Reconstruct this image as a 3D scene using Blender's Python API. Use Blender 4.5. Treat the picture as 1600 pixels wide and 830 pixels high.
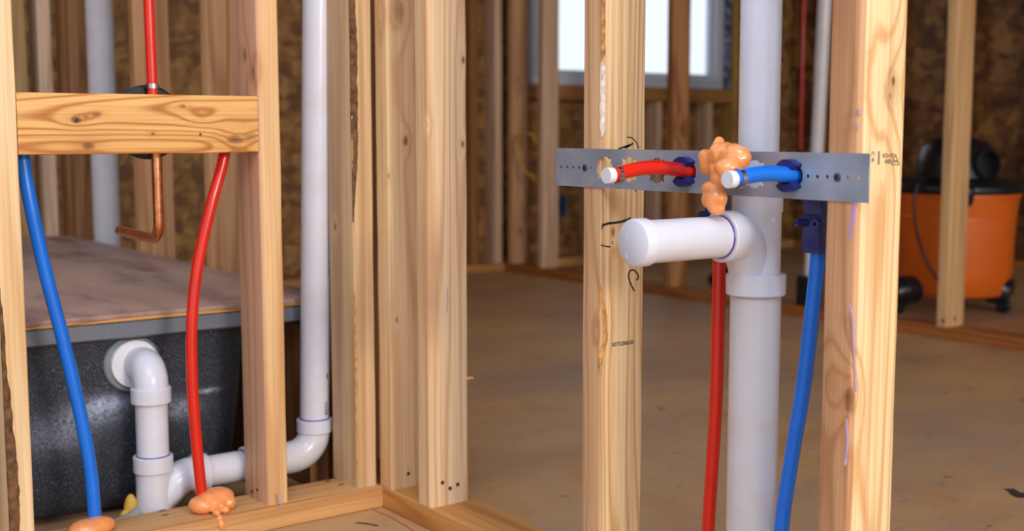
import bpy, bmesh, math, random
from mathutils import Vector, Matrix, noise
random.seed(7)
for o in list(bpy.data.objects): bpy.data.objects.remove(o)
SC = bpy.context.scene; COL = SC.collection
R = math.radians; PI = math.pi
# ------------------------------------------------------------------ camera
F_PX, YAW, PITCH, ROLL = 1922.24, 0.94511, 0.108907, -0.000967
CAM = Vector((-1.0394, -1.8368, 0.6527))
fw = Vector((math.cos(YAW)*math.cos(PITCH), math.sin(YAW)*math.cos(PITCH), -math.sin(PITCH)))
rt = Vector((math.sin(YAW), -math.cos(YAW), 0)); up = rt.cross(fw)
c_, s_ = math.cos(ROLL), math.sin(ROLL)
rt, up = c_*rt + s_*up, -s_*rt + c_*up
cd = bpy.data.cameras.new('camera'); cam = bpy.data.objects.new('camera', cd); COL.objects.link(cam)
cam.matrix_world = Matrix(((rt.x, up.x, -fw.x, CAM.x), (rt.y, up.y, -fw.y, CAM.y), (rt.z, up.z, -fw.z, CAM.z), (0, 0, 0, 1)))
cd.sensor_width = 36; cd.lens = F_PX/1600*36; cd.clip_start = 0.05; cd.clip_end = 100
cd.dof.use_dof = True; cd.dof.focus_distance = 1.6; cd.dof.aperture_fstop = 4.6
SC.camera = cam
def W(px, py, x=None, y=None, z=None):
    """the point of a real plane (x=, y= or z=) that the photograph shows at a pixel"""
    d = fw + rt*((px-800)/F_PX) - up*((py-415)/F_PX)
    if x is not None: t = (x-CAM.x)/d.x
    elif y is not None: t = (y-CAM.y)/d.y
    else: t = (z-CAM.z)/d.z
    return CAM + d*t
# ------------------------------------------------------------------ light
SC.view_settings.view_transform = 'Standard'; SC.view_settings.look = 'None'
SC.view_settings.exposure = 0.22; SC.view_settings.gamma = 1; SC.view_settings.use_curve_mapping = False
wd = bpy.data.worlds.new('sky'); SC.world = wd; wd.use_nodes = True
wd.node_tree.nodes['Background'].inputs[0].default_value = (0.80, 0.87, 1.0, 1)
wd.node_tree.nodes['Background'].inputs[1].default_value = 1.0
def area(name, loc, target, size, power, color):
    l = bpy.data.lights.new(name, 'AREA'); l.shape = 'RECTANGLE'; l.size, l.size_y = size; l.energy = power; l.color = color
    o = bpy.data.objects.new(name, l); COL.objects.link(o); o.location = loc
    o.rotation_euler = (Vector(target)-Vector(loc)).to_track_quat('-Z', 'Y').to_euler(); return o
area('flash_light', (-0.25, -5.4, 1.7), (0.0, -0.4, 0.3), (0.9, 0.6), 112, (1.0, 0.87, 0.71))
area('daylight', (-1.3, -2.3, 2.6), (-0.1, -0.3, 0.9), (1.2, 0.9), 26, (0.78, 0.84, 1.0))
# ------------------------------------------------------------------ materials
def newmat(name):
    m = bpy.data.materials.new(name); m.use_nodes = True
    nt = m.node_tree; b = nt.nodes['Principled BSDF']; return m, nt, b
def rgb(r, g, b):
    f = lambda c: ((c/255+0.055)/1.055)**2.4 if c > 10 else c/255/12.92
    return (f(r), f(g), f(b), 1)
class NT:
    def __init__(s, nt): s.nt = nt; s.n = nt.nodes; s.l = nt.links
    def link(s, a, b): s.l.new(a, b)
    def put(s, inp, v):
        if hasattr(v, 'is_output') or hasattr(v, 'links'): s.l.new(v, inp)
        else: inp.default_value = v
    def math(s, op, a, b=None, c=None, clamp=False):
        n = s.n.new('ShaderNodeMath'); n.operation = op; n.use_clamp = clamp
        s.put(n.inputs[0], a)
        if b is not None: s.put(n.inputs[1], b)
        if c is not None: s.put(n.inputs[2], c)
        return n.outputs[0]
    def vmath(s, op, a, b=None):
        n = s.n.new('ShaderNodeVectorMath'); n.operation = op
        s.put(n.inputs[0], a)
        if b is not None: s.put(n.inputs[1], b)
        return n.outputs['Value'] if op in ('LENGTH', 'DISTANCE', 'DOT_PRODUCT') else n.outputs[0]
    def mix(s, fac, a, b, mode='MIX'):
        n = s.n.new('ShaderNodeMix'); n.data_type = 'RGBA'; n.blend_type = mode
        s.put(n.inputs[0], fac); s.put(n.inputs[6], a); s.put(n.inputs[7], b); return n.outputs[2]
    def noise(s, vec, scale, detail=2, rough=0.5, dist=0, out='Fac'):
        n = s.n.new('ShaderNodeTexNoise'); s.put(n.inputs['Vector'], vec)
        n.inputs['Scale'].default_value = scale; n.inputs['Detail'].default_value = detail
        n.inputs['Roughness'].default_value = rough; n.inputs['Distortion'].default_value = dist
        return n.outputs[out]
    def ramp(s, fac, stops):
        n = s.n.new('ShaderNodeValToRGB'); s.put(n.inputs[0], fac); e = n.color_ramp.elements
        while len(e) < len(stops): e.new(0.5)
        for i, (p, c) in enumerate(stops):
            e[i].position = p; e[i].color = c if len(c) == 4 else (*c, 1)
        return n.outputs[0]
    def obj(s): return s.n.new('ShaderNodeTexCoord').outputs['Object']
    def bump(s, h, strength, dist=0.001):
        n = s.n.new('ShaderNodeBump'); s.put(n.inputs['Height'], h); n.inputs['Strength'].default_value = strength
        n.inputs['Distance'].default_value = dist; return n.outputs[0]
def plain(name, col, rough=0.5, metal=0, coat=0, spec=0.5, mottle=0.0, mscale=60, bump=0, trans=0, sub=0):
    m, nt, b = newmat(name); t = NT(nt)
    b.inputs['Roughness'].default_value = rough; b.inputs['Metallic'].default_value = metal
    b.inputs['Coat Weight'].default_value = coat; b.inputs['Specular IOR Level'].default_value = spec
    if sub: b.inputs['Subsurface Weight'].default_value = sub; b.inputs['Subsurface Radius'].default_value = (0.01, 0.006, 0.004); b.inputs['Subsurface Scale'].default_value = 0.4
    v = t.obj(); n = t.noise(v, mscale, 4, 0.6)
    dark = tuple(c*(1-mottle) for c in col[:3])+(1,); lite = tuple(min(1, c*(1+mottle*0.5)) for c in col[:3])+(1,)
    t.link(t.ramp(n, [(0.3, dark), (0.7, lite)]), b.inputs['Base Color'])
    if bump: t.link(t.bump(t.noise(v, mscale*2.5, 4, 0.6), bump), b.inputs['Normal'])
    return m
def wood(name, base, late, seed=0.0, axis='z', freq=11.0, knots=(), rings=0.6, stain=None, blot=0.5, rough=0.55, spec=0.4, heart_shade=None):
    """softwood: contour lines of a stretched field, wrapped round any knots; knots: (x, y, z, size, strength, dark) in object space"""
    m, nt, b = newmat(name); t = NT(nt); v = t.obj()
    rnd = t.n.new('ShaderNodeObjectInfo').outputs['Random']
    sc = {'z': (1, 1, 0.055), 'x': (0.055, 1, 1), 'y': (1, 0.055, 1)}[axis]
    sf = {'z': (1, 1, 0.012), 'x': (0.012, 1, 1), 'y': (1, 0.012, 1)}[axis]
    off = t.n.new('ShaderNodeCombineXYZ'); o1 = t.math('MULTIPLY_ADD', rnd, 7.3, seed)
    for i in range(3): t.link(o1, off.inputs[i])
    P = t.vmath('ADD', t.vmath('MULTIPLY', v, sc), off.outputs[0])
    Fb = t.vmath('ADD', t.vmath('MULTIPLY', v, sf), off.outputs[0])
    n1 = t.noise(P, 9, 1.5, 0.45)
    field = t.math('MULTIPLY', n1, freq)
    kd = None
    for (kx, ky, kz, ks, ka, kk) in knots:
        d = t.vmath('SUBTRACT', v, (kx, ky, kz))
        st = {'z': (1, 1, 0.55), 'x': (0.55, 1, 1), 'y': (1, 0.55, 1)}[axis]
        L = t.vmath('LENGTH', t.vmath('MULTIPLY', d, st))
        L = t.math('ADD', L, t.math('MULTIPLY', t.math('SUBTRACT', t.noise(v, 90, 2), 0.5), ks*0.5))
        g = t.math('EXPONENT', t.math('MULTIPLY', t.math('MULTIPLY', L, L), -1/(ks*2.6)**2))
        field = t.math('MULTIPLY_ADD', g, ka, field)
        core = t.math('SUBTRACT', 1.0, t.math('DIVIDE', L, ks), clamp=True)
        core = t.math('MULTIPLY', t.math('POWER', core, 0.4), kk)
        halo = t.math('MULTIPLY', g, 0.35*kk)
        kd = (core, halo) if kd is None else (t.math('MAXIMUM', kd[0], core), t.math('MAXIMUM', kd[1], halo))
    s = t.math('SINE', t.math('MULTIPLY', field, 2*PI))
    s = t.math('POWER', t.math('MULTIPLY_ADD', s, 0.5, 0.5), 4.0)
    fib = t.noise(Fb, 330, 3, 0.6)
    big = t.noise(P, 5, 2, 0.5)
    col = t.mix(t.math('MULTIPLY', s, min(1, rings*1.35)), base, late)
    st2 = t.noise(t.vmath('ADD', t.vmath('MULTIPLY', v, {'z': (1, 1, 0.02), 'x': (0.02, 1, 1), 'y': (1, 0.02, 1)}[axis]), off.outputs[0]), 120, 2, 0.5)
    col = t.mix(t.math('MULTIPLY', t.math('SUBTRACT', st2, 0.52, clamp=True), 2.6, clamp=True), col, late)
    col = t.mix(t.math('MULTIPLY', t.math('SUBTRACT', big, 0.35, clamp=True), blot*1.5), col, late)
    if heart_shade is not None:  # heartwood tone, with the shade of the side face put into the colour
        ax, lim, sgn, hc = heart_shade
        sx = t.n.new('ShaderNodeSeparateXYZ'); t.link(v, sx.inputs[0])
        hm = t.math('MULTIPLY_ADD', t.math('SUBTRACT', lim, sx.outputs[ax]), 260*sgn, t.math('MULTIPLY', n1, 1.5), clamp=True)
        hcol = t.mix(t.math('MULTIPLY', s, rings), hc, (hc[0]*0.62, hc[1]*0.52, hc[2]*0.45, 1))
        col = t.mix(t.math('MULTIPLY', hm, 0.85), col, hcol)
    fr = t.ramp(fib, [(0.3, (0.80, 0.76, 0.72)), (0.62, (1.06, 1.06, 1.06))])
    col = t.mix(0.75, col, fr, 'MULTIPLY')
    if kd:
        col = t.mix(kd[1], col, (late[0]*0.7, late[1]*0.5, late[2]*0.35, 1))
        col = t.mix(kd[0], col, (0.10, 0.035, 0.012, 1))
    if stain is not None:
        sn = t.noise(v, 22, 4, 0.7); col = t.mix(t.math('MULTIPLY', t.math('SUBTRACT', sn, 0.45, clamp=True), 2.5, clamp=True), col, stain)
    t.link(col, b.inputs['Base Color'])
    b.inputs['Roughness'].default_value = rough; b.inputs['Specular IOR Level'].default_value = spec
    h = t.math('ADD', t.math('MULTIPLY', fib, 0.6), t.math('MULTIPLY', s, -0.25))
    t.link(t.bump(h, 0.35, 0.0012), b.inputs['Normal'])
    return m
def osb(name, c1, c2, c3, scale=17, rough=0.6):
    m, nt, b = newmat(name); t = NT(nt); v = t.obj()
    dv = t.vmath('ADD', v, t.vmath('MULTIPLY', t.noise(v, 7, 3, 0.6, out='Color'), (0.09, 0.09, 0.09)))
    a = t.n.new('ShaderNodeTexVoronoi'); t.link(t.vmath('MULTIPLY', dv, (1, 1, 2.0)), a.inputs['Vector']); a.inputs['Scale'].default_value = scale
    c = t.n.new('ShaderNodeTexVoronoi'); t.link(t.vmath('MULTIPLY', dv, (2.2, 2.2, 1.0)), c.inputs['Vector']); c.inputs['Scale'].default_value = scale*0.8
    s1 = t.n.new('ShaderNodeSeparateColor'); t.link(a.outputs['Color'], s1.inputs[0])
    s2 = t.n.new('ShaderNodeSeparateColor'); t.link(c.outputs['Color'], s2.inputs[0])
    f = t.math('MULTIPLY_ADD', s2.outputs[0], 0.45, t.math('MULTIPLY', s1.outputs[0], 0.55))
    fine = t.noise(v, 60, 3)
    f = t.math('ADD', f, t.math('MULTIPLY', t.math('SUBTRACT', fine, 0.5), 0.35))
    col = t.ramp(f, [(0.2, c1), (0.5, c2), (0.85, c3)])
    t.link(col, b.inputs['Base Color']); b.inputs['Roughness'].default_value = rough
    t.link(t.bump(f, 0.3, 0.003), b.inputs['Normal'])
    return m
CREAM = rgb(236, 204, 158); CREAM_L = rgb(206, 150, 92)
HONEY = rgb(226, 176, 112); HONEY_L = rgb(184, 118, 52)
PINK = rgb(222, 180, 146); PINK_L = rgb(178, 120, 84)
DULL = rgb(218, 168, 118); DULL_L = rgb(170, 112, 64)
def mat_pvc(name, col=(0.68, 0.70, 0.80, 1)):
    m, nt, b = newmat(name); t = NT(nt); v = t.obj()
    n = t.noise(v, 14, 4, 0.6); n2 = t.noise(v, 70, 3, 0.6)
    c = t.ramp(n, [(0.38, (col[0]*0.96, col[1]*0.93, col[2]*0.89, 1)), (0.55, col)])
    c = t.mix(t.math('MULTIPLY', t.math('SUBTRACT', n2, 0.70, clamp=True), 1.2, clamp=True), c, (0.35, 0.30, 0.24, 1))
    t.link(c, b.inputs['Base Color']); b.inputs['Roughness'].default_value = 0.27
    b.inputs['Specular IOR Level'].default_value = 0.5
    return m
PVC = mat_pvc('white_pvc'); PVC_OLD = mat_pvc('aged_pvc', (0.64, 0.62, 0.65, 1))
RED = plain('red_pex', rgb(214, 34, 14), 0.28, mottle=0.12, mscale=20, coat=0.2)
BLUE = plain('blue_pex', rgb(10, 112, 222), 0.33, mottle=0.12, mscale=20, coat=0.15)
NAVY = plain('navy_plastic', rgb(24, 38, 108), 0.38, mottle=0.1)
BLACKP = plain('black_plastic', rgb(24, 26, 32), 0.3, mottle=0.2)
FOAM = plain('orange_foam', rgb(246, 158, 92), 0.28, mottle=0.12, mscale=45, bump=0.15, coat=0.5, sub=0.15)
PURPLE = plain('purple_primer', rgb(80, 40, 160), 0.35, mottle=0.2)
PURPLE_SOFT = plain('faint_primer', rgb(176, 150, 186), 0.5, mottle=0.15)
PENINK = plain('black_ink', rgb(28, 24, 26), 0.6, mottle=0.1)
STAMP = plain('grey_stamp_ink', rgb(120, 100, 86), 0.7, mottle=0.2)
NAIL = plain('dark_steel', rgb(78, 66, 62), 0.4, metal=0.7, mottle=0.3, mscale=300)
RING = plain('crimp_steel', rgb(190, 190, 192), 0.25, metal=1, mottle=0.1)
CAPW = plain('white_cap', rgb(226, 226, 234), 0.35, mottle=0.04)
DARKHOLE = plain('black_rubber', rgb(12, 12, 12), 0.7, mottle=0.1)
ORANGE = plain('orange_plastic', rgb(222, 104, 26), 0.33, mottle=0.06, mscale=12)
YELLOWC = plain('yellow_cable', rgb(205, 170, 40), 0.4, mottle=0.1)
VINYL = plain('white_vinyl', rgb(205, 214, 226), 0.4, mottle=0.04)
def mat_steel():
    m, nt, b = newmat('galvanised_steel'); t = NT(nt); v = t.obj()
    s = t.noise(t.vmath('MULTIPLY', v, (1, 0.03, 1)), 260, 3, 0.6)
    n = t.noise(v, 16, 3, 0.5)
    c = t.ramp(n, [(0.3, rgb(134, 148, 172)), (0.7, rgb(178, 188, 202))])
    t.link(c, b.inputs['Base Color']); b.inputs['Metallic'].default_value = 0.45
    t.link(t.math('MULTIPLY_ADD', s, 0.2, 0.28), b.inputs['Roughness'])
    t.link(t.bump(s, 0.12, 0.0005), b.inputs['Normal']); return m
STEEL = mat_steel()
def mat_copper():
    m, nt, b = newmat('copper'); t = NT(nt); v = t.obj()
    n = t.noise(v, 60, 4, 0.7)
    t.link(t.ramp(n, [(0.35, rgb(196, 116, 72)), (0.65, rgb(236, 168, 124))]), b.inputs['Base Color'])
    b.inputs['Metallic'].default_value = 1; b.inputs['Roughness'].default_value = 0.3; return m
COPPER = mat_copper()
def mat_tub():
    m, nt, b = newmat('speckled_tub_shell'); t = NT(nt); v = t.obj()
    n = t.noise(v, 420, 3, 0.75); n2 = t.noise(v, 6, 3, 0.6)
    c = t.ramp(n, [(0.42, rgb(34, 38, 46)), (0.58, rgb(62, 68, 80)), (0.74, rgb(150, 160, 176))])
    c = t.mix(t.math('MULTIPLY', n2, 0.45), c, rgb(40, 42, 46))
    # light reflections painted into the shell colour, left of drain and behind red tube
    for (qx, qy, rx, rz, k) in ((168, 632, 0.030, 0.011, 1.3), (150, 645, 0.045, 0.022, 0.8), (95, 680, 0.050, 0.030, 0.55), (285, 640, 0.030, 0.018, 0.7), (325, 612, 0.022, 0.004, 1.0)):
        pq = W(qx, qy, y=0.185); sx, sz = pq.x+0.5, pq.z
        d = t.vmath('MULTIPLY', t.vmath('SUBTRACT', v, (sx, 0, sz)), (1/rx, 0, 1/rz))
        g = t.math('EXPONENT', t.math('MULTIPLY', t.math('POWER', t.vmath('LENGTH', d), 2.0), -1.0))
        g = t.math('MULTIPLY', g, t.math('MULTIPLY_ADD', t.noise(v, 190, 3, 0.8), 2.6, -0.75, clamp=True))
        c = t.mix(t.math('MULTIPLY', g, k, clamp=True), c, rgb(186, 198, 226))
    t.link(c, b.inputs['Base Color']); b.inputs['Roughness'].default_value = 0.55; b.inputs['Specular IOR Level'].default_value = 0.35
    t.link(t.bump(t.noise(v, 130, 3, 0.7), 0.4, 0.001), b.inputs['Normal']); return m
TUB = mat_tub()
TUBRIM = plain('tub_rim_grey', rgb(112, 118, 130), 0.4, mottle=0.35, mscale=400)
def mat_floor():
    m, nt, b = newmat('dusty_plywood_subfloor'); t = NT(nt); v = t.obj()
    w = t.vmath('MULTIPLY', v, (0.45, 1, 1))
    n1 = t.noise(w, 2.2, 5, 0.62); n2 = t.noise(w, 14, 5, 0.7); n3 = t.noise(t.vmath('MULTIPLY', v, (0.7, 1, 1)), 26, 5, 0.7, 0.4); n4 = t.noise(v, 1.1, 4, 0.6)
    c = t.ramp(n1, [(0.30, rgb(166, 128, 98)), (0.5, rgb(192, 154, 112)), (0.68, rgb(212, 168, 108))])
    c = t.mix(t.math('MULTIPLY', t.math('SUBTRACT', n2, 0.5, clamp=True), 1.6, clamp=True), c, rgb(214, 158, 80))
    c = t.mix(t.math('MULTIPLY', t.math('SUBTRACT', 0.40, n3, clamp=True), 3.5, clamp=True), c, rgb(112, 88, 70))
    c = t.mix(t.math('MULTIPLY', t.math('SUBTRACT', n4, 0.48, clamp=True), 3.2, clamp=True), c, rgb(160, 138, 124))
    n5 = t.noise(v, 3.3, 5, 0.7)
    c = t.mix(t.math('MULTIPLY', t.math('SUBTRACT', n5, 0.54, clamp=True), 5.0, clamp=True), c, rgb(190, 130, 78))
    n6 = t.noise(t.vmath('MULTIPLY', v, (1, 1.5, 1)), 7, 5, 0.75)
    c = t.mix(t.math('MULTIPLY', t.math('SUBTRACT', 0.40, n6, clamp=True), 5.0, clamp=True), c, rgb(120, 98, 88))
    sp = t.noise(t.vmath('MULTIPLY', v, (1.6, 3.0, 1)), 8, 3, 0.5)
    c = t.mix(t.math('MULTIPLY', t.math('SUBTRACT', sp, 0.68, clamp=True), 12, clamp=True), c, rgb(62, 52, 52))
    t.link(c, b.inputs['Base Color']); b.inputs['Roughness'].default_value = 0.5
    t.link(t.bump(n3, 0.25, 0.002), b.inputs['Normal']); return m
FLOOR = mat_floor()
def mat_deck():
    m, nt, b = newmat('dusty_brown_board'); t = NT(nt); v = t.obj()
    n1 = t.noise(t.vmath('MULTIPLY', v, (1.6, 0.5, 1)), 4, 5, 0.65); n2 = t.noise(v, 40, 4, 0.7)
    c = t.ramp(n1, [(0.32, rgb(110, 78, 66)), (0.5, rgb(168, 138, 128)), (0.68, rgb(184, 152, 134))])
    c = t.mix(t.math('MULTIPLY', t.math('SUBTRACT', n2, 0.5, clamp=True), 1.0, clamp=True), c, rgb(150, 108, 80))
    t.link(c, b.inputs['Base Color']); b.inputs['Roughness'].default_value = 0.55; return m
DECK = mat_deck()
PLYEDGE = wood('plywood_edge', rgb(214, 160, 84), rgb(150, 98, 44), 3, 'x', 60, rings=0.7)
OSB_D = osb('osb_sheathing', rgb(108, 72, 36), rgb(136, 96, 48), rgb(172, 130, 74))
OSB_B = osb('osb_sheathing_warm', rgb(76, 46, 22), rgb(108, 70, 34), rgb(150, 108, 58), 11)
BARK = plain('bark', rgb(120, 82, 46), 0.8, mottle=0.8, mscale=70, bump=1.0)
BARK2 = plain('brown_torn_wood', rgb(196, 138, 80), 0.8, mottle=0.7, mscale=110, bump=1.0)
RAW = plain('torn_wood', rgb(214, 158, 92), 0.7, mottle=0.45, mscale=120, bump=0.8)
# ------------------------------------------------------------------ mesh builder
class MB:
    def __init__(s): s.bm = bmesh.new()
    def box(s, a, b, bev=0.0, seg=2):
        t = bmesh.new(); bmesh.ops.create_cube(t, size=1)
        for v in t.verts: v.co = Vector([(a[i]+b[i])/2 + v.co[i]*(b[i]-a[i]) for i in range(3)])
        if bev: bmesh.ops.bevel(t, geom=t.edges[:], offset=bev, segments=seg, profile=0.5, affect='EDGES')
        s.merge(t); return s
    def merge(s, t, M=None):
        if M is not None: bmesh.ops.transform(t, matrix=M, verts=t.verts)
        me = bpy.data.meshes.new('tmp'); t.to_mesh(me); t.free(); s.bm.from_mesh(me); bpy.data.meshes.remove(me)
    def tube(s, pts, r, n=20, caps=True, smooth=True, steps=8, wall=None):
        pts = [Vector(p) for p in pts]
        if smooth and len(pts) > 2:
            q = []; ext = [2*pts[0]-pts[1]] + pts + [2*pts[-1]-pts[-2]]
            for i in range(1, len(ext)-2):
                p0, p1, p2, p3 = ext[i-1:i+3]
                for k in range(steps):
                    t = k/steps
                    q.append(0.5*((2*p1)+(p2-p0)*t+(2*p0-5*p1+4*p2-p3)*t*t+(3*p1-p0-3*p2+p3)*t**3))
            q.append(pts[-1]); pts = q
        rr = r if isinstance(r, (list, tuple)) else [r]*len(pts)
        if len(rr) != len(pts):
            m = len(rr)-1; L = len(pts)-1
            rr = [rr[min(m, int(i/L*m))] + (rr[min(m, int(i/L*m)+1)]-rr[min(m, int(i/L*m))])*((i/L*m) % 1) for i in range(L+1)]
        T0 = (pts[1]-pts[0]).normalized(); N = T0.orthogonal().normalized(); rings = []
        for i, p in enumerate(pts):
            T = (pts[min(i+1, len(pts)-1)]-pts[max(i-1, 0)]).normalized()
            N = (N - T*N.dot(T)).normalized(); B = T.cross(N)
            rings.append([s.bm.verts.new(p + (N*math.cos(a)+B*math.sin(a))*rr[i]) for a in [2*PI*k/n for k in range(n)]])
        for i in range(len(rings)-1):
            for k in range(n): s.bm.faces.new((rings[i][k], rings[i][(k+1) % n], rings[i+1][(k+1) % n], rings[i+1][k]))
        if caps: s.bm.faces.new(list(reversed(rings[0]))); s.bm.faces.new(rings[-1])
        return s
    def lathe(s, prof, o, axis=(0, 0, 1), n=40, sx=1, sy=1):
        """prof: (radius, height) from bottom to top"""
        ax = Vector(axis).normalized(); M = ax.to_track_quat('Z', 'Y').to_matrix(); rings = []
        for (r, h) in prof:
            if r < 1e-6: rings.append([s.bm.verts.new(Vector(o)+M@Vector((0, 0, h)))])
            else: rings.append([s.bm.verts.new(Vector(o)+M@Vector((r*sx*math.cos(2*PI*k/n), r*sy*math.sin(2*PI*k/n), h))) for k in range(n)])
        for i in range(len(rings)-1):
            a, b = rings[i], rings[i+1]
            for k in range(n):
                k2 = (k+1) % n
                if len(a) == 1 and len(b) == 1: continue
                if len(a) == 1: s.bm.faces.new((a[0], b[k2], b[k]))
                elif len(b) == 1: s.bm.faces.new((a[k], a[k2], b[0]))
                else: s.bm.faces.new((a[k], a[k2], b[k2], b[k]))
        if len(rings[0]) > 1: s.bm.faces.new(list(reversed(rings[0])))
        if len(rings[-1]) > 1: s.bm.faces.new(rings[-1])
        return s
    def ell(s, c, r, sub=3, rot=None):
        t = bmesh.new(); bmesh.ops.create_icosphere(t, subdivisions=sub, radius=1)
        M = Matrix.Translation(c) @ (rot.to_matrix().to_4x4() if rot else Matrix()) @ Matrix.Diagonal((*r, 1)); s.merge(t, M); return s
    def ribbon(s, pts, w, nrm, th=0.0004):
        """a flat inked or dripped stroke lying on a surface with normal nrm"""
        nrm = Vector(nrm).normalized(); pts = [Vector(p) for p in pts]; n = len(pts)
        ws = w if isinstance(w, (list, tuple)) else [w]*n
        A = []
        for i, p in enumerate(pts):
            T = (pts[min(i+1, n-1)]-pts[max(i-1, 0)]).normalized(); S = nrm.cross(T)*ws[i]/2
            A.append([s.bm.verts.new(q) for q in (p-S, p+S, p+S+nrm*th, p-S+nrm*th)])
        for i in range(n-1):
            for k in range(4): s.bm.faces.new((A[i][k], A[i][(k+1) % 4], A[i+1][(k+1) % 4], A[i+1][k]))
        s.bm.faces.new(A[0]); s.bm.faces.new(list(reversed(A[-1]))); return s
    def build(s, name, mat, parent=None, sharp=35, flat=False):
        bm = s.bm; bmesh.ops.recalc_face_normals(bm, faces=bm.faces)
        if parent is not None:
            off = parent_origin(parent)
            for v in bm.verts: v.co -= off
        for f in bm.faces: f.smooth = not flat
        for e in bm.edges:
            if len(e.link_faces) == 2 and e.calc_face_angle(0) > R(sharp): e.smooth = False
        me = bpy.data.meshes.new(name); bm.to_mesh(me); bm.free(); me.materials.append(mat)
        o = bpy.data.objects.new(name, me); COL.objects.link(o)
        if parent is not None: o.parent = parent
        return o
def parent_origin(p):
    v = Vector((0, 0, 0))
    while p is not None: v += p.location; p = p.parent
    return v
def recenter(o):
    """put a top-level mesh's origin at the centre of its base"""
    me = o.data; xs = [v.co for v in me.vertices]
    c = Vector(((min(v.x for v in xs)+max(v.x for v in xs))/2, (min(v.y for v in xs)+max(v.y for v in xs))/2, min(v.z for v in xs)))
    for v in me.vertices: v.co -= c
    o.location = c; return o
def tag(o, label, cat, group=None, kind=None):
    o['label'] = label; o['category'] = cat
    if group: o['group'] = group
    if kind: o['kind'] = kind
    return o
def thing(name, loc, label, cat, group=None):
    o = bpy.data.objects.new(name, None); COL.objects.link(o); o.location = loc; o.empty_display_size = 0.05
    return tag(o, label, cat, group)
def struct(name, mb, mat):
    o = mb.build(name, mat); o['kind'] = 'structure'; return o
def board(name, a, b, mat, seed=1, parent=None, label=None, cat='stud', group=None, bev=0.0028, wob=0.0006, wane=None):
    """sawn lumber: rounded-arris bar along its longest axis, faintly uneven; origin at its base centre.
    wane: {corner index: (amplitude, base)} rounds that arris away irregularly"""
    d = [b[i]-a[i] for i in range(3)]; L = max(range(3), key=lambda i: d[i]); u, v = [i for i in range(3) if i != L]
    o = Vector(((a[0]+b[0])/2, (a[1]+b[1])/2, a[2]))
    hu, hv = d[u]/2, d[v]/2; bm = bmesh.new(); n = max(2, int(d[L]/0.02)) if wob else 1; rings = []
    for i in range(n+1):
        s = a[L]+d[L]*i/n; ring = []
        for ci, (su, sv) in enumerate(((-1, -1), (1, -1), (1, 1), (-1, 1))):
            be = bev*(1+0.6*noise.noise(Vector((seed*3.1+ci*5, s*9, 0))))
            if wane and ci in wane:
                amp, bs = wane[ci]; be = bev+max(0, bs+amp*(noise.noise(Vector((seed+ci, s*7, 2)))+0.5*noise.noise(Vector((seed, s*40, 5)))))
            jit = wob*noise.noise(Vector((seed, s*6+ci*9, 1)))
            start = {0: PI, 1: 1.5*PI, 2: 0, 3: 0.5*PI}[ci]
            for k in range(4):
                an = start + k/3*PI/2
                pu = su*(hu-be)+be*math.cos(an)+jit; pv = sv*(hv-be)+be*math.sin(an)+jit
                p = [0, 0, 0]; p[L] = s-o[L]; p[u] = pu+(a[u]+b[u])/2-o[u]; p[v] = pv+(a[v]+b[v])/2-o[v]
                ring.append(bm.verts.new(p))
        rings.append(ring)
    m = len(rings[0])
    for i in range(n):
        for k in range(m): bm.faces.new((rings[i][k], rings[i][(k+1) % m], rings[i+1][(k+1) % m], rings[i+1][k]))
    bm.faces.new(rings[0]); bm.faces.new(list(reversed(rings[-1])))
    bmesh.ops.recalc_face_normals(bm, faces=bm.faces)
    for f in bm.faces: f.smooth = True
    for e in bm.edges:
        if len(e.link_faces) == 2 and e.calc_face_angle(0) > R(40): e.smooth = False
    me = bpy.data.meshes.new(name); bm.to_mesh(me); bm.free(); me.materials.append(mat)
    ob = bpy.data.objects.new(name, me); COL.objects.link(ob)
    if parent is not None: ob.parent = parent; ob.location = o-parent_origin(parent)
    else: ob.location = o
    if label: tag(ob, label, cat, group or {'wall_stud': 'upright wall studs', 'bottom_plate': 'bottom plates of the framed walls', 'exterior_stud': 'studs of the dim exterior wall', 'cripple_stud': 'short studs under the window sill'}.get(name))
    return ob
def text_mesh(name, body, size, loc, mat, xdir, ydir, parent=None, th=0.0004):
    cu = bpy.data.curves.new(name, 'FONT'); cu.body = body; cu.size = size; cu.extrude = th/2; cu.offset = size*0.012; cu.align_x = 'CENTER'; cu.align_y = 'CENTER'
    to = bpy.data.objects.new(name, cu); COL.objects.link(to)
    bpy.context.view_layer.update()
    me = bpy.data.meshes.new_from_object(to.evaluated_get(bpy.context.evaluated_depsgraph_get()))
    bpy.data.objects.remove(to)
    X = Vector(xdir).normalized(); Y = Vector(ydir).normalized(); Z = X.cross(Y)
    M = Matrix(((X.x, Y.x, Z.x, loc[0]), (X.y, Y.y, Z.y, loc[1]), (X.z, Y.z, Z.z, loc[2]), (0, 0, 0, 1)))
    me.transform(M); off = parent_origin(parent)
    for v in me.vertices: v.co -= off
    me.materials.clear(); me.materials.append(mat); o = bpy.data.objects.new(name, me); COL.objects.link(o); o.parent = parent; return o
def nail(p, nrm, parent, r=0.0035):
    nv = Vector(nrm).normalized()
    return MB().lathe([(r, -0.002), (r, 0.0006), (r*0.7, 0.0012), (0, 0.0012)], p, nv, 14).build('nail', NAIL, parent)
H = 2.40; PT = 0.038
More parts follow.
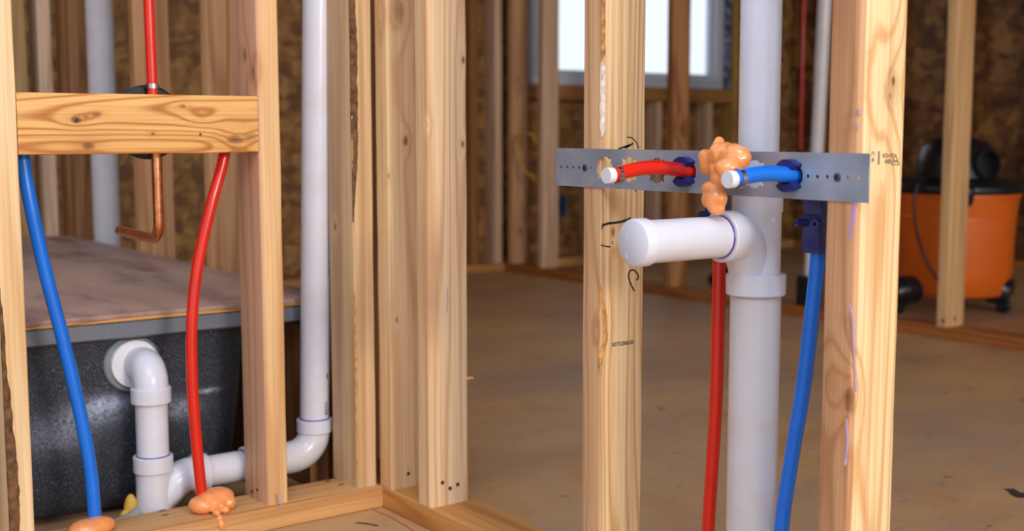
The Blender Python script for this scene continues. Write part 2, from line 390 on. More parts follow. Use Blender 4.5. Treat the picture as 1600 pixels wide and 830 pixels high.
# ------------------------------------------------------------------ setting
m = MB(); m.box((-3.2, -4.5, -0.02), (4.45, 3.0, 0.0)); struct('floor', m, FLOOR)
m = MB()
m.box((0.0, -4.5, H+0.04), (4.45, 3.0, H+0.10)); m.box((-3.2, 1.80, H+0.04), (0.0, 3.0, H+0.10))
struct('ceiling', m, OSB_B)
WX0, WX1, WZ0, WZ1 = 2.46, 3.74, 0.872, 2.0
m = MB()
m.box((-3.2, 2.93, 0), (WX0, 2.945, 1.08)); m.box((-3.2, 2.93, 1.08), (WX0, 2.945, H+0.04))
m.box((WX0, 2.93, 0), (WX1, 2.945, WZ0)); m.box((WX0, 2.93, WZ1), (WX1, 2.945, H+0.04)); m.box((WX1, 2.93, 0), (4.45, 2.945, H+0.04))
struct('wall_back', m, OSB_D)
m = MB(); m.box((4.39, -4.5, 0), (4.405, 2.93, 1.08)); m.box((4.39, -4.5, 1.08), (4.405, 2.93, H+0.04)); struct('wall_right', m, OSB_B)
m = MB(); m.box((-3.2, -0.5, 0), (-3.185, 2.93, H+0.04)); struct('wall_left', m, OSB_D)
# window in the back wall
wn = bpy.data.objects.new('window_1', None); COL.objects.link(wn); wn.location = (3.1, 2.9, WZ0); wn['kind'] = 'structure'
m = MB()
m.box((WX0, 2.86, WZ0), (WX1, 2.94, WZ0+0.05), 0.004); m.box((WX0, 2.86, WZ1-0.05), (WX1, 2.94, WZ1), 0.004)
m.box((WX0, 2.86, WZ0+0.05), (WX0+0.055, 2.94, WZ1-0.05), 0.004); m.box((WX1-0.055, 2.86, WZ0+0.05), (WX1, 2.94, WZ1-0.05), 0.004)
m.build('window_frame', VINYL, wn)
m = MB()
for xa, xb in ((WX0+0.055, 3.075), (3.075, WX1-0.055)):
    m.box((xa, 2.885, WZ0+0.05), (xb, 2.92, WZ0+0.075), 0.003); m.box((xa, 2.885, WZ1-0.075), (xb, 2.92, WZ1-0.05), 0.003)
    m.box((xa, 2.885, WZ0+0.075), (xa+0.022, 2.92, WZ1-0.075), 0.003); m.box((xb-0.022, 2.885, WZ0+0.075), (xb, 2.92, WZ1-0.075), 0.003)
m.build('sash', VINYL, wn)
gm, gnt, gb = newmat('window_glass'); gb.inputs['Transmission Weight'].default_value = 1; gb.inputs['Roughness'].default_value = 0; gb.inputs['IOR'].default_value = 1.02
gb.inputs['Base Color'].default_value = (1, 1, 1, 1)
m = MB(); m.box((WX0+0.06, 2.900, WZ0+0.06), (WX1-0.06, 2.903, WZ1-0.06)); m.build('pane', gm, wn)
# ------------------------------------------------------------------ framing lumber
def W_(name, base=CREAM, late=CREAM_L, seed=0, **k): return wood(name, base, late, seed, **k)
dullA = wood('dull_framing_lumber', DULL, DULL_L, 5, 'z', 10, rings=0.5, blot=0.6)
dullG = wood('grey_framing_lumber', rgb(224, 192, 164), rgb(172, 132, 100), 8, 'z', 10, rings=0.4)
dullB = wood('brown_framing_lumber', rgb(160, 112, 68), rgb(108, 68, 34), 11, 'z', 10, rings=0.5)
plateDY = wood('rusty_plate_lumber', rgb(176, 112, 58), rgb(128, 70, 28), 2, 'y', 12, rings=0.5, stain=rgb(150, 84, 36))
plateX = wood('plate_lumber_lengthwise', rgb(216, 166, 108), rgb(176, 120, 64), 6, 'x', 10, rings=0.5, blot=0.5)
# wall with the shower valve (runs along x, front at y = 0)
tA = board('bottom_plate', (-1.55, -0.012, 0), (0.0, 0.082, PT), plateX, 21, label='bottom plate under the shower valve wall at the lower left, ending in the inner corner', cat='wall plate')
pmark = W(437, 790, y=-0.0123)
MB().ribbon([W(436, 772, y=-0.0122), W(437, 782, y=-0.0122), W(439, 791, y=-0.0122), W(440, 800, y=-0.0122)], [0.004, 0.003, 0.002, 0.001], (0, -1, 0)).build('primer_drip', PURPLE_SOFT, tA)
for q in ((512, 752), (533, 757), (254, 798), (258, 805)):
    p = W(*q, z=PT+0.0002); MB().ribbon([p-Vector((0.006, 0, 0)), p, p+Vector((0.006, 0.001, 0))], [0.002, 0.005, 0.002], (0, 0, 1)).build('scuff_mark', PENINK, tA)
BO = (-0.395, 0.019, 0.6193)
def KN(px, py, o, size, st, dk, **pl):
    p = W(px, py, **pl); return (p.x-o[0], p.y-o[1], p.z-o[2], size, st, dk)
blk_mat = wood('blocking_lumber', rgb(236, 184, 112), rgb(186, 116, 52), 4.4, 'x', 26, rings=0.75, blot=0.35,
    knots=[KN(368, 218, BO, 0.0075, 1.6, 0.75, y=0), KN(391, 213, BO, 0.0075, 0.5, 0.45, y=0), KN(119, 188, BO, 0.005, 0.8, 0.9, y=0), KN(134, 183, BO, 0.003, 0.3, 0.6, y=0), KN(152, 178, BO, 0.004, 0.5, 0.4, y=0), KN(285, 166, BO, 0.0035, 0.4, 0.7, y=0), KN(315, 182, BO, 0.006, 1.0, 0.1, y=0), KN(138, 228, BO, 0.006, 0.2, 0.8, y=0), KN(239, 209, BO, 0.002, 0.1, 0.9, y=0)])
A0m = wood('pale_lumber_edge', rgb(236, 206, 160), rgb(212, 164, 104), 1.3, 'z', 8, rings=0.45, blot=0.3)
A0 = board('wall_stud', (-0.614, 0, PT), (-0.579, 0.089, H), A0m, 31, label='pale stud with dark bark along its front edge, at the left margin of the photo', group=None, wane={0: (0.002, 0.002)})
A1o = (-0.192, 0.0445, PT)
A1m = wood('pink_and_cream_lumber', rgb(232, 192, 140), rgb(200, 146, 92), 9.2, 'z', 9, rings=0.5, heart_shade=(0, -0.015, 1, rgb(208, 160, 128)),  # left face: side shade painted into the wood colour
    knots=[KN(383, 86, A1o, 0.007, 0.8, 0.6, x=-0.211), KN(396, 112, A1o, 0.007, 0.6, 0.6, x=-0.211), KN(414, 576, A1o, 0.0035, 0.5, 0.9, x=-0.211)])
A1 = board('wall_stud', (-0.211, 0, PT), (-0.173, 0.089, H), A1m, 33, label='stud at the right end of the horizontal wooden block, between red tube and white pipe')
A2m = wood('greyish_sawn_lumber', rgb(222, 188, 144), rgb(176, 136, 92), 13.7, 'z', 8, rings=0.5, knots=[(-0.019, 0.02, 0.45, 0.004, 0.5, 0.9)])
A2 = board('wall_stud', (-0.043, 0, PT), (-0.004, 0.089, H), A2m, 35, label='stud right of the tall white drain pipe, with a strip of bark down its edge')
blk = board('blocking_board', (-0.5785, 0, 0.6193), (-0.2115, 0.038, 0.7083), blk_mat, 37, label='horizontal wooden block nailed between two studs in front of the shower valve', cat='board', wob=0.0003)
nail(W(313, 210, y=0)+Vector((0, 0, 0)), (0, -1, 0), blk, 0.002); nail(W(119, 188, y=0), (0, -1, 0), blk, 0.003)
# bark strips (wane) follow the arris; irregular lumps
def bark(parent, x, y, z0, z1, w2, w1, seed, mat=BARK, prof=None):
    """ragged wane lying over the arris (x, y): w2 wide on the front face, w1 wide on the side face"""
    bm = bmesh.new(); n = int((z1-z0)/0.003); rings = []
    for i in range(n+1):
        z = z0+(z1-z0)*i/n; t = i/n; f = (prof(z) if prof else 1.0)*min(1, t*14+0.05, (1-t)*14+0.05)
        a2 = max(0.0006, w2*f*(0.9+0.35*noise.noise(Vector((seed, z*12, 0)))+0.2*noise.noise(Vector((seed, z*55, 3)))))
        a1 = max(0.0006, w1*f*(0.8+0.5*noise.noise(Vector((seed+9, z*14, 0)))+0.3*noise.noise(Vector((seed+4, z*60, 3)))))
        ring = [bm.verts.new((x+0.003, y+a1, z))]
        for k in range(9):
            u = k/8; q = u*(a1+a2)
            if q < a1: p = Vector((x, y+a1-q, 0)); nv = Vector((-1, 0, 0))
            else: p = Vector((x+q-a1, y, 0)); nv = Vector((0, -1, 0))
            d = min(a1, a2)*0.45*max(0, 1-abs(q-a1)/(0.8*min(a1, a2)+1e-5))
            p += Vector((d*0.7, d*0.7, 0)) + nv*(0.0004+0.0010*math.sin(PI*u)*(0.6+1.4*abs(noise.noise(Vector((seed+k*3.7, z*90, k*2.0))))))
            ring.append(bm.verts.new((p.x, p.y, z)))
        ring.append(bm.verts.new((x+a2, y+0.003, z))); rings.append(ring)
    m_ = len(rings[0])
    for i in range(n):
        for k in range(m_): bm.faces.new((rings[i][k], rings[i][(k+1) % m_], rings[i+1][(k+1) % m_], rings[i+1][k]))
    bm.faces.new(rings[0]); bm.faces.new(list(reversed(rings[-1])))
    mb = MB(); mb.bm.free(); mb.bm = bm; return mb.build('bark_edge', mat, parent, 60)
bark(A0, -0.614, 0.0, PT+0.002, 0.43, 0.0165, 0.005, 4.2, prof=lambda z: max(0.15, min(1, 1.15-(z-0.08)/0.34)))
bark(A2, -0.043, 0.0, 0.50, H-0.05, 0.0125, 0.004, 8.1)
bark(A2, -0.043, 0.0, 0.06, 0.38, 0.006, 0.003, 12.1, RAW, prof=lambda z: 0.3+0.9*abs(noise.noise(Vector((z*25, 1, 7)))))
for q, x in (((402, 765), -0.211), ((394, 768), -0.211)): nail(W(*q, x=x), (-1, 0, 0.3), A1, 0.003)
# wall with the steel bracket (runs along y, face at x = 0)
plateBm = wood('honey_plate_lumber', rgb(214, 156, 90), rgb(176, 110, 46), 6.6, 'y', 9, rings=0.5, blot=0.5)
pB = board('bottom_plate', (0.0, -1.7, 0), (0.089, -0.001, PT), plateBm, 41, label='bottom plate running from the inner corner towards the viewer under the bracket wall', cat='wall plate')
B1m = wood('knotty_pale_lumber', rgb(232, 196, 148), rgb(204, 156, 106), 3.9, 'z', 9, rings=0.5, knots=[KN(623, 18, (0.0445, -0.0235, PT), 0.011, 1.6, 0.5, y=-0.044), KN(634, 220, (0.0445, -0.0235, PT), 0.005, 0.9, 0.9, y=-0.044), KN(620, 500, (0.0445, -0.0235, PT), 0.0025, 0.4, 0.9, y=-0.044), KN(607, 275, (0.0445, -0.0235, PT), 0.003, 0.2, 0.6, y=-0.044)])
B1 = board('wall_stud', (0, -0.044, PT), (0.089, -0.003, H), B1m, 43, label='stud standing in the inner corner, second from the doorway on its left side', bev=0.005)
B2m = wood('bright_cream_lumber', rgb(240, 208, 164), rgb(208, 152, 104), 17.1, 'z', 14, rings=0.5, blot=0.3, knots=[KN(724, 94, (0.038, -0.1505, PT), 0.0035, 0.6, 0.9, y=-0.17), KN(723, 225, (0.038, -0.1505, PT), 0.0035, 0.6, 0.9, y=-0.17), KN(667, 195, (0.038, -0.1505, PT), 0.003, 0.5, 0.5, y=-0.17)])
B2 = board('wall_stud', (0, -0.170, PT), (0.076, -0.131, H), B2m, 45, label='bright stud at the left side of the doorway, three nail heads near its foot', bev=0.005)
for q in ((691, 754), (703, 763), (715, 757)): nail(W(*q, y=-0.170), (0, -1, 0.4), B2, 0.0035)
nail(W(638, 740, y=-0.044), (0, -1, 0.3), B1, 0.003)
MB().ribbon([W(699, 450, y=-0.1703), W(699.5, 470, y=-0.1703), W(698.5, 489, y=-0.1703)], [0.001, 0.0016, 0.001], (0, -1, 0)).build('primer_mark', PURPLE_SOFT, B2)
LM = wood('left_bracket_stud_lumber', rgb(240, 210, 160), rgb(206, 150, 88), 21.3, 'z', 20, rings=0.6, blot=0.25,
    heart_shade=(0, -0.033, 1, rgb(214, 170, 128)), knots=[KN(958, 363, (0.038, -0.579, PT), 0.004, 0.6, 0.8, y=-0.598), KN(957, 379, (0.038, -0.579, PT), 0.0015, 0.1, 0.8, y=-0.598), KN(930, 515, (0.038, -0.579, PT), 0.009, 1.2, 0.25, y=-0.598)])  # narrow left face carries its shade in the wood colour
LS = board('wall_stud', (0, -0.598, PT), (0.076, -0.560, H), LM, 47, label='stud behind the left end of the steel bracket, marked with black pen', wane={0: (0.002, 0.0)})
yL = -0.5983
def curve_pts(pp, plane):
    pts = [W(*q, **plane) for q in pp]; out = []; ext = [2*pts[0]-pts[1]]+pts+[2*pts[-1]-pts[-2]]
    for i in range(1, len(ext)-2):
        p0, p1, p2, p3 = ext[i-1:i+3]
        for k in range(6):
            t = k/6; out.append(0.5*((2*p1)+(p2-p0)*t+(2*p0-5*p1+4*p2-p3)*t*t+(3*p1-p0-3*p2+p3)*t**3))
    return out+[pts[-1]]
for pp, w in ((((991, 455), (986, 445), (982, 432), (984, 424), (990, 422), (996, 428), (997, 435), (994, 438)), 0.0019),
              (((966, 233), (977, 229), (986, 226), (989, 224)), 0.0022), (((980, 214), (988, 216), (995, 224), (998, 232)), 0.0012), (((976, 231), (984, 227)), 0.003),
              (((942, 352), (951, 349), (962, 348), (976, 345), (985, 341)), 0.0028), (((942, 349), (940, 358)), 0.0014), (((939, 383), (947, 385), (954, 386)), 0.0014), (((990, 294), (994, 300)), 0.0010)):
    MB().ribbon(curve_pts(pp, dict(y=yL)), w, (0, -1, 0)).build('pen_mark', PENINK, LS)
text_mesh('stamp_number', '0075208650', 0.0078, W(973, 537, y=yL), STAMP, (1, 0, 0.0), (0, 0, 1), LS)
bark(LS, 0.0, -0.598, 0.745, 0.83, 0.010, 0.005, 3.3, BARK2, prof=lambda z: 0.45+0.9*abs(noise.noise(Vector((z*60, 2, 7))))); bark(LS, 0.0, -0.598, 0.645, 0.742, 0.008, 0.005, 6.3, plain('pale_torn_wood', rgb(232, 214, 198), 0.7, mottle=0.25, mscale=150, bump=0.6))
bark(LS, 0.0, -0.598, 0.33, 0.45, 0.012, 0.006, 9.3, RAW, prof=lambda z: 0.35+0.8*math.exp(-((z-0.385)/0.03)**2))
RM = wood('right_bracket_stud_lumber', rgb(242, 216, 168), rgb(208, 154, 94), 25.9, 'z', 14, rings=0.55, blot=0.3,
    heart_shade=(0, -0.031, 1, rgb(200, 146, 106)),
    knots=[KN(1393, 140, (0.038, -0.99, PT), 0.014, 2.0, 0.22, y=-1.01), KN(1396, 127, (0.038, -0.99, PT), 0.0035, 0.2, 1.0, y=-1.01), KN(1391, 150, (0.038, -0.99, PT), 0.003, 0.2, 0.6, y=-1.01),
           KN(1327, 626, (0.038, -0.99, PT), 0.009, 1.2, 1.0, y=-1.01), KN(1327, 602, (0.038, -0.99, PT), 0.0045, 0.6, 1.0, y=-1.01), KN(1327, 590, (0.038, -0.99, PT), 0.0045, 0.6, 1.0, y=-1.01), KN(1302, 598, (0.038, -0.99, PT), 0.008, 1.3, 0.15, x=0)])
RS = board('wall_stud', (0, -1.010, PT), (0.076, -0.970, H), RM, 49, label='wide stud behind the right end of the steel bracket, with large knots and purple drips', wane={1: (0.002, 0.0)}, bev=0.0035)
yR = -1.0103
text_mesh('grade_stamp', '1', 0.020, W(1373, 248, y=yR), STAMP, (1, 0, 0), (0, 0, 1), RS)
text_mesh('grade_stamp', 'KD-HT\nS4EE', 0.0062, W(1388, 248, y=yR), STAMP, (1, 0, 0), (0, 0, 1), RS)
text_mesh('grade_stamp', '71\n#', 0.0062, W(1364, 245, y=yR), STAMP, (1, 0, 0), (0, 0, 1), RS)
m = MB(); tri = [W(1393.5, 257, y=yR), W(1404.5, 257.5, y=yR), W(1399, 241, y=yR), W(1393.5, 257, y=yR)]
for i in range(3): m.ribbon([tri[i], tri[i+1]], 0.0008, (0, -1, 0))
m.ribbon([W(1397, 252, y=yR), W(1401.5, 252, y=yR)], 0.0018, (0, -1, 0)); m.build('stamp_triangle', STAMP, RS)
def drip(parent, pp, w, mat, y=yR):
    c = curve_pts(pp, dict(y=y)); n = len(c)
    ws = [w*(0.55+0.45*math.sin(PI*min(1, i/n*1.3+0.1))) for i in range(n-3)]+[w*1.1, w*1.0, w*0.5]
    MB().ribbon(c, ws, (0, -1, 0), 0.0006).build('primer_drip', mat, parent, 60)
LILAC = plain('lilac_primer', rgb(150, 118, 196), 0.35, mottle=0.15)
drip(RS, ((1334, 317), (1333, 335), (1330, 355), (1328, 372)), 0.0042, LILAC)
drip(RS, ((1327, 475), (1332, 500), (1334, 560), (1337, 612)), 0.0030, PURPLE_SOFT)
drip(RS, ((1322, 655), (1324, 680), (1323, 705), (1320, 728)), 0.0040, PURPLE_SOFT)
drip(RS, ((1342, 170), (1343, 180)), 0.004, PURPLE_SOFT); drip(RS, ((1341, 195), (1340, 201)), 0.003, PURPLE_SOFT)
# studs of the same wall continuing beside the tub
for i, (ya, mt, lb) in enumerate(((0.150, dullB, 'dark stud just behind the tall white drain pipe on its right'),
        (0.722, dullA, 'orange tinted stud beside the tub deck, just left of the horizontal block end'),
        (1.182, dullA, 'pale stud at the back of the tub, right of the red supply tube'),
        (1.72, dullB, 'dark brown stud at the far corner of the tub behind the thick white pipe'))):
    board('wall_stud', (0.0, ya, PT), (0.089, ya+0.038, H), mt, 51+i, label=lb)
board('bottom_plate', (0.0, 0.0, 0), (0.089, 1.80, PT), plateDY, 60, label='bottom plate of the framed wall along the right side of the tub', cat='wall plate')
# wall at the far end of the tub
for i, (xa, mt, lb) in enumerate(((-0.131, wood('olive_lumber', rgb(178, 146, 96), rgb(140, 106, 58), 31, 'z', 9), 'olive brown stud at the far end of the tub, next to the bark edged stud'),
        (-0.062, dullG, "pale pinkish stud at the tub's far end, right next to the olive stud"),
        (0.012, dullA, 'tan stud in the middle of the close row at the far end of the tub'),
        (0.066, wood('rusty_knotty_lumber', rgb(196, 140, 92), rgb(150, 84, 40), 37, 'z', 8, knots=[(-0.01, -0.045, 0.78, 0.009, 1.5, 0.9)]), 'rusty knotty stud just left of the thick white pipe behind the tub'))):
    board('wall_stud', (xa, 1.80, PT), (xa+0.038, 1.889, H), mt, 61+i, label=lb)
board('bottom_plate', (-1.55, 1.80, 0), (0.12, 1.889, PT), plateX, 66, label='bottom plate of the wall at the far end of the tub', cat='wall plate')
# far room: wall along x at y = 2.84 and wall along y at x = 2.30
for i, (xa, mt, lb) in enumerate(((2.112, dullB, 'dark stud far behind the doorway, first right of the bright nailed stud'),
        (2.245, dullG, 'pale stud far behind the doorway, left of the pinkish corner stud'))):
    board('wall_stud', (xa, 2.84, PT), (xa+0.038, 2.93, H), mt, 71+i, label=lb)
board('bottom_plate', (0.10, 2.84, 0), (2.298, 2.929, PT), wood('far_plate_lumber', rgb(190, 140, 84), rgb(150, 98, 48), 12, 'x', 9), 75, label='bottom plate along the far back wall left of the far corner', cat='wall plate')
cpl = board('bottom_plate', (2.30, -1.6, 0), (2.389, 2.929, PT), plateDY, 76, label='rusty brown bottom plate running across the far room in front of the vacuum', cat='wall plate')
farC = wood('far_pinkish_lumber', rgb(214, 170, 130), rgb(170, 116, 80), 15, 'z', 8, rings=0.4, blot=0.6, knots=[(0.0, -0.02, 0.15, 0.012, 0.5, 0.7), (-0.01, -0.02, 0.85, 0.010, 0.5, 0.6)])
for i, (ya, mt, lb) in enumerate(((2.78, farC, 'pinkish knotty stud in the far corner seen through the doorway'),
        (2.548, dullG, 'pale stud in the far room just left of the steel bracket'),
        (1.712, wood('rough_brown_lumber', rgb(184, 134, 86), rgb(128, 78, 40), 41, 'z', 9, knots=[(0, -0.02, 0.62, 0.01, 1, 0.6)]), 'brown stud standing in front of the bright window'),
        (0.458, wood('far_cream_lumber', rgb(226, 186, 134), rgb(186, 140, 90), 43, 'z', 7, rings=0.4), 'cream stud standing in front of the orange vacuum'),
        (0.052, dullA, 'orange stud at the right margin behind the vacuum'))):
    s = board('wall_stud', (2.30, ya, PT), (2.389, ya+0.038, H), mt, 81+i, label=lb)
    if ya == 0.458:
        for q in ((1474, 501), (1492, 498)): nail(W(*q, y=ya), (0, -1, 0), s, 0.006)
# window wall framing
board('sill_board', (2.40, 2.84, 0.80), (3.798, 2.92, 0.871), wood('sill_lumber', rgb(176, 126, 70), rgb(130, 84, 40), 9, 'x', 9), 91, label='brown horizontal sill board under the bright window', cat='board')
for i, (xa, lb) in enumerate(((2.83, 'short stud under the left part of the window sill'), (3.25, 'short pale stud under the window sill, left of the window stud in front'),
                              (3.61, 'short pale stud under the right part of the window sill'))):
    board('cripple_stud', (xa, 2.842, PT), (xa+0.038, 2.929, 0.799), dullG, 92+i, label=lb)
board('wall_stud', (3.80, 2.84, PT), (3.84, 2.929, H), wood('yellow_lumber', rgb(200, 160, 84), rgb(160, 118, 54), 19, 'z', 8), 96, label='yellowish full height stud just right of the bright window')
board('bottom_plate', (2.392, 2.84, 0), (4.30, 2.929, PT), plateX, 97, label='bottom plate of the window wall in the far room', cat='wall plate')
fl = MB(); fl.box((3.745, 2.85, 0.872), (3.785, 2.925, 2.0), 0.002)
fm, fnt, fb = newmat('reflective_flashing'); t = NT(fnt); fn_ = t.noise(t.obj(), 26, 3, 0.7)
t.link(t.ramp(fn_, [(0.45, rgb(24, 34, 52)), (0.55, rgb(150, 170, 200))]), fb.inputs['Base Color']); fb.inputs['Roughness'].default_value = 0.3
tag(recenter(fl.build('flashing_strip', fm)), 'dark blue and silver flashing strip beside the window frame', 'flashing')
for i, ya in enumerate((2.60, 2.20, 1.79, 1.38, 0.97, 0.57, 0.16)):
    lbs = ('dim brown exterior stud in the back right corner of the far room', 'dim exterior stud right of the upright white pipe, beside the red line', 'dim exterior stud near the small grey pipe in the far room',
           'dim exterior stud behind the wide knotty stud', 'dim exterior stud behind the vacuum head', 'dim exterior stud to the right behind the vacuum', 'dim exterior stud at the far right edge of the photo')
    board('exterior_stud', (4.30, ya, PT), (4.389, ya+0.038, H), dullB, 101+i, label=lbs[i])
board('bottom_plate', (4.30, -1.5, 0), (4.389, 2.838, PT), plateDY, 109, label='bottom plate of the exterior wall behind the vacuum', cat='wall plate')
# ------------------------------------------------------------------ bathtub and its cover
tub = thing('bathtub', (-0.5, 0.9, 0.0), 'dark grey speckled bathtub shell under a brown board, behind the studs at left', 'bathtub')
def rrect(x0, x1, y0, y1, r, z, n=7):
    out = []
    for (cx, cy, a0) in ((x1-r, y1-r, 0), (x0+r, y1-r, PI/2), (x0+r, y0+r, PI), (x1-r, y0+r, 1.5*PI)):
        for k in range(n): a = a0+PI/2*k/(n-1); out.append((cx+r*math.cos(a), cy+r*math.sin(a), z))
    return out
def loft(sections):
    m = MB(); rs = [[m.bm.verts.new(p) for p in s] for s in sections]; n = len(rs[0])
    for i in range(len(rs)-1):
        for k in range(n): m.bm.faces.new((rs[i][k], rs[i][(k+1) % n], rs[i+1][(k+1) % n], rs[i+1][k]))
    m.bm.faces.new(rs[0]); m.bm.faces.new(rs[-1]); return m
secs = [rrect(-0.80+e, -0.135-e, 0.185+e, 1.60-e, 0.09, z) for z, e in ((0.012, 0.045), (0.03, 0.03), (0.06, 0.020), (0.18, 0.008), (0.29, 0.0), (0.312, -0.004))]
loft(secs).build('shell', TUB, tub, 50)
secs = [rrect(-1.02+e, -0.010-e, 0.160+e, 1.76-e, 0.02, z) for z, e in ((0.312, 0.012), (0.3125, 0.004), (0.316, 0.0), (0.339, 0.0), (0.342, 0.003))]
loft(secs).build('rim', TUBRIM, tub, 40)
dk = thing('cover_board', (-0.5, 0.9, 0.3425), 'brown dusty board covering the top of the bathtub', 'board')
MB().box((-1.03, 0.158, 0.3471), (-0.002, 1.775, 0.355), 0.001).build('board_face', DECK, dk)
MB().box((-1.03, 0.157, 0.3425), (-0.002, 1.776, 0.347), 0.0005).build('plywood_core', PLYEDGE, dk)
tag(board('support_board', (-0.05, 0.165, 0.0), (-0.012, 0.80, 0.30), dullB, 111), 'dark upright board beside the tub behind the tall white drain pipe', 'board')
# ------------------------------------------------------------------ pipe helpers
def hub(m, o, axis, r_in, r_out, L, lip=0.0015):
    m.lathe([(r_in, 0), (r_out-lip, 0), (r_out, lip), (r_out, L-lip), (r_out-lip, L), (r_in, L)], o, axis, 48)
def arc(c, a, b, r, a0, a1, n=10):
    """points of an arc in the plane of unit vectors a, b"""
    return [Vector(c)+Vector(a)*r*math.cos(a0+(a1-a0)*i/n)+Vector(b)*r*math.sin(a0+(a1-a0)*i/n) for i in range(n+1)]
def ring(m, o, axis, r, t=0.0009):
    M = Vector(axis).normalized().to_track_quat('Z', 'Y').to_matrix(); n = 48; k = 6; rs = []
    for i in range(n):
        a = 2*PI*i/n; rs.append([m.bm.verts.new(Vector(o)+M@Vector(((r+t*math.cos(b))*math.cos(a), (r+t*math.cos(b))*math.sin(a), t*1.3*math.sin(b)))) for b in [2*PI*j/k for j in range(k)]])
    for i in range(n):
        for j in range(k): m.bm.faces.new((rs[i][j], rs[(i+1) % n][j], rs[(i+1) % n][(j+1) % k], rs[i][(j+1) % k]))
    return m
# ------------------------------------------------------------------ tub drain run
YD = 0.128; rp = 0.0262
dr = thing('tub_drain_pipe', (-0.353, YD, 0.0), 'white drain pipe assembly with elbow and wye on the front of the dark tub', 'pipe')
xd = -0.3545; zT = 0.268
MB().lathe([(rp, 0.10), (rp, 0.222)], (xd, YD, 0), (0, 0, 1), 40).build('upright_pipe', PVC, dr)
m = MB(); yF = 0.184
el = [(xd, YD, 0.218)]+[Vector((xd, YD+0.028-0.028*math.cos(a), 0.236+0.030*math.sin(a))) for a in [PI/2*i/8 for i in range(9)]]+[(xd, yF, 0.266)]
m.tube(el, 0.0285, 36, smooth=False); hub(m, (xd, YD, 0.208), (0, 0, 1), rp, 0.0325, 0.026); hub(m, (xd, YD, 0.2075), (0, 0, 1), rp, 0.0312, 0.008)
m.build('elbow', PVC, dr, 40)
MB().lathe([(0.0275, 0), (0.0395, 0), (0.0405, 0.002), (0.0405, 0.010), (0.0275, 0.010)], (xd-0.008, yF-0.010, 0.266), (0, 1, 0), 48).build('flange', CAPW, dr)
MB().lathe([(0.034, 0), (0.046, 0), (0.0485, 0.003), (0.0485, 0.012), (0.034, 0.012)], (xd-0.010, yF-0.002, 0.266), (0, 1, 0), 48).build('gasket', plain('grey_gasket', rgb(122, 134, 140), 0.5, mottle=0.1), dr)
m = MB(); zb = 0.076
m.lathe([(0.029, 0.003), (0.029, 0.10)], (xd, YD, 0), (0, 0, 1), 40); hub(m, (xd, YD, 0.092), (0, 0, 1), rp, 0.0325, 0.027)
m.tube([(xd+0.004, YD, 0.030), (xd+0.020, YD, 0.050), (xd+0.038, YD, 0.068), (xd+0.056, YD, zb), (xd+0.072, YD, zb)], [0.022, 0.027, 0.0285, 0.0285, 0.0285], 36, steps=6)
hub(m, (xd+0.066, YD, zb), (1, 0, 0), rp, 0.0318, 0.026)
m.build('wye_fitting', PVC, dr, 40)
ring(MB(), (xd, YD, 0.1195), (0, 0, 1), rp).build('primer_ring', PURPLE, dr)
MB().lathe([(rp, 0), (rp, 0.17)], (xd+0.08, YD, zb), (1, 0, 0), 40).build('horizontal_pipe', PVC, dr)
m = MB(); hub(m, (-0.197, YD, zb), (1, 0, 0), rp, 0.032, 0.030)
xe = -0.058; re_ = 0.046
m.tube([(-0.168, YD, zb), (xe-re_-0.012, YD, zb)]+[Vector((xe-re_+re_*math.sin(a), YD, zb+re_-re_*math.cos(a))) for a in [PI/2*i/9 for i in range(10)]]+[(xe, YD, zb+re_+0.012)], 0.0285, 36, smooth=False)
hub(m, (xe, YD, 0.116), (0, 0, 1), rp, 0.0322, 0.024)
m.build('long_elbow', PVC, dr, 40)
ring(MB(), (xe, YD, 0.141), (0, 0, 1), rp).build('primer_ring', PURPLE, dr)
ring(MB(), (-0.198, YD, zb), (1, 0, 0), rp+0.001).build('primer_ring', PURPLE, dr)
top = W(483, -40, y=YD+0.01)
m = MB(); P0 = Vector((xe, YD, 0.13)); P1 = P0+(Vector((top.x+0.002, YD-0.02, top.z))-P0)*((H-0.13)/(top.z-0.13))
m.tube([P0, P1], [rp, 0.0268], 44, smooth=False); vp = m.build('vent_pipe', PVC, dr)
PRINT = plain('faded_print', rgb(150, 152, 160), 0.6, mottle=0.3)
def print_on(parent, z0, z1, ang, step, hgt, r, mat, wdt=0.003):
    m = MB(); z = z0
    while z < z1:
        f = (z-P0.z)/(P1.z-P0.z); c = P0+(P1-P0)*f; rr = rp+(0.0268-rp)*f+0.00015
        p = [c+Vector((rr*math.cos(a), rr*math.sin(a), 0)) for a in (ang-wdt/rr/2, ang, ang+wdt/rr/2)]
        nv = Vector((math.cos(ang), math.sin(ang), 0))
        m.ribbon([q+Vector((0, 0, hgt/2)) for q in p], hgt, nv, 0.0002); z += step*(0.7+0.6*random.random())
    m.build('pipe_print', mat, parent)
ca = math.atan2(CAM.y-YD, CAM.x-xe)
print_on(dr, 0.40, 1.0, ca+R(57), 0.007, 0.004, rp, PRINT, 0.0025)
print_on(dr, 0.150, 0.172, ca+R(50), 0.0032, 0.0014, rp, PENINK, 0.008); print_on(dr, 0.215, 0.224, ca+R(54), 0.005, 0.003, rp, PENINK, 0.004)
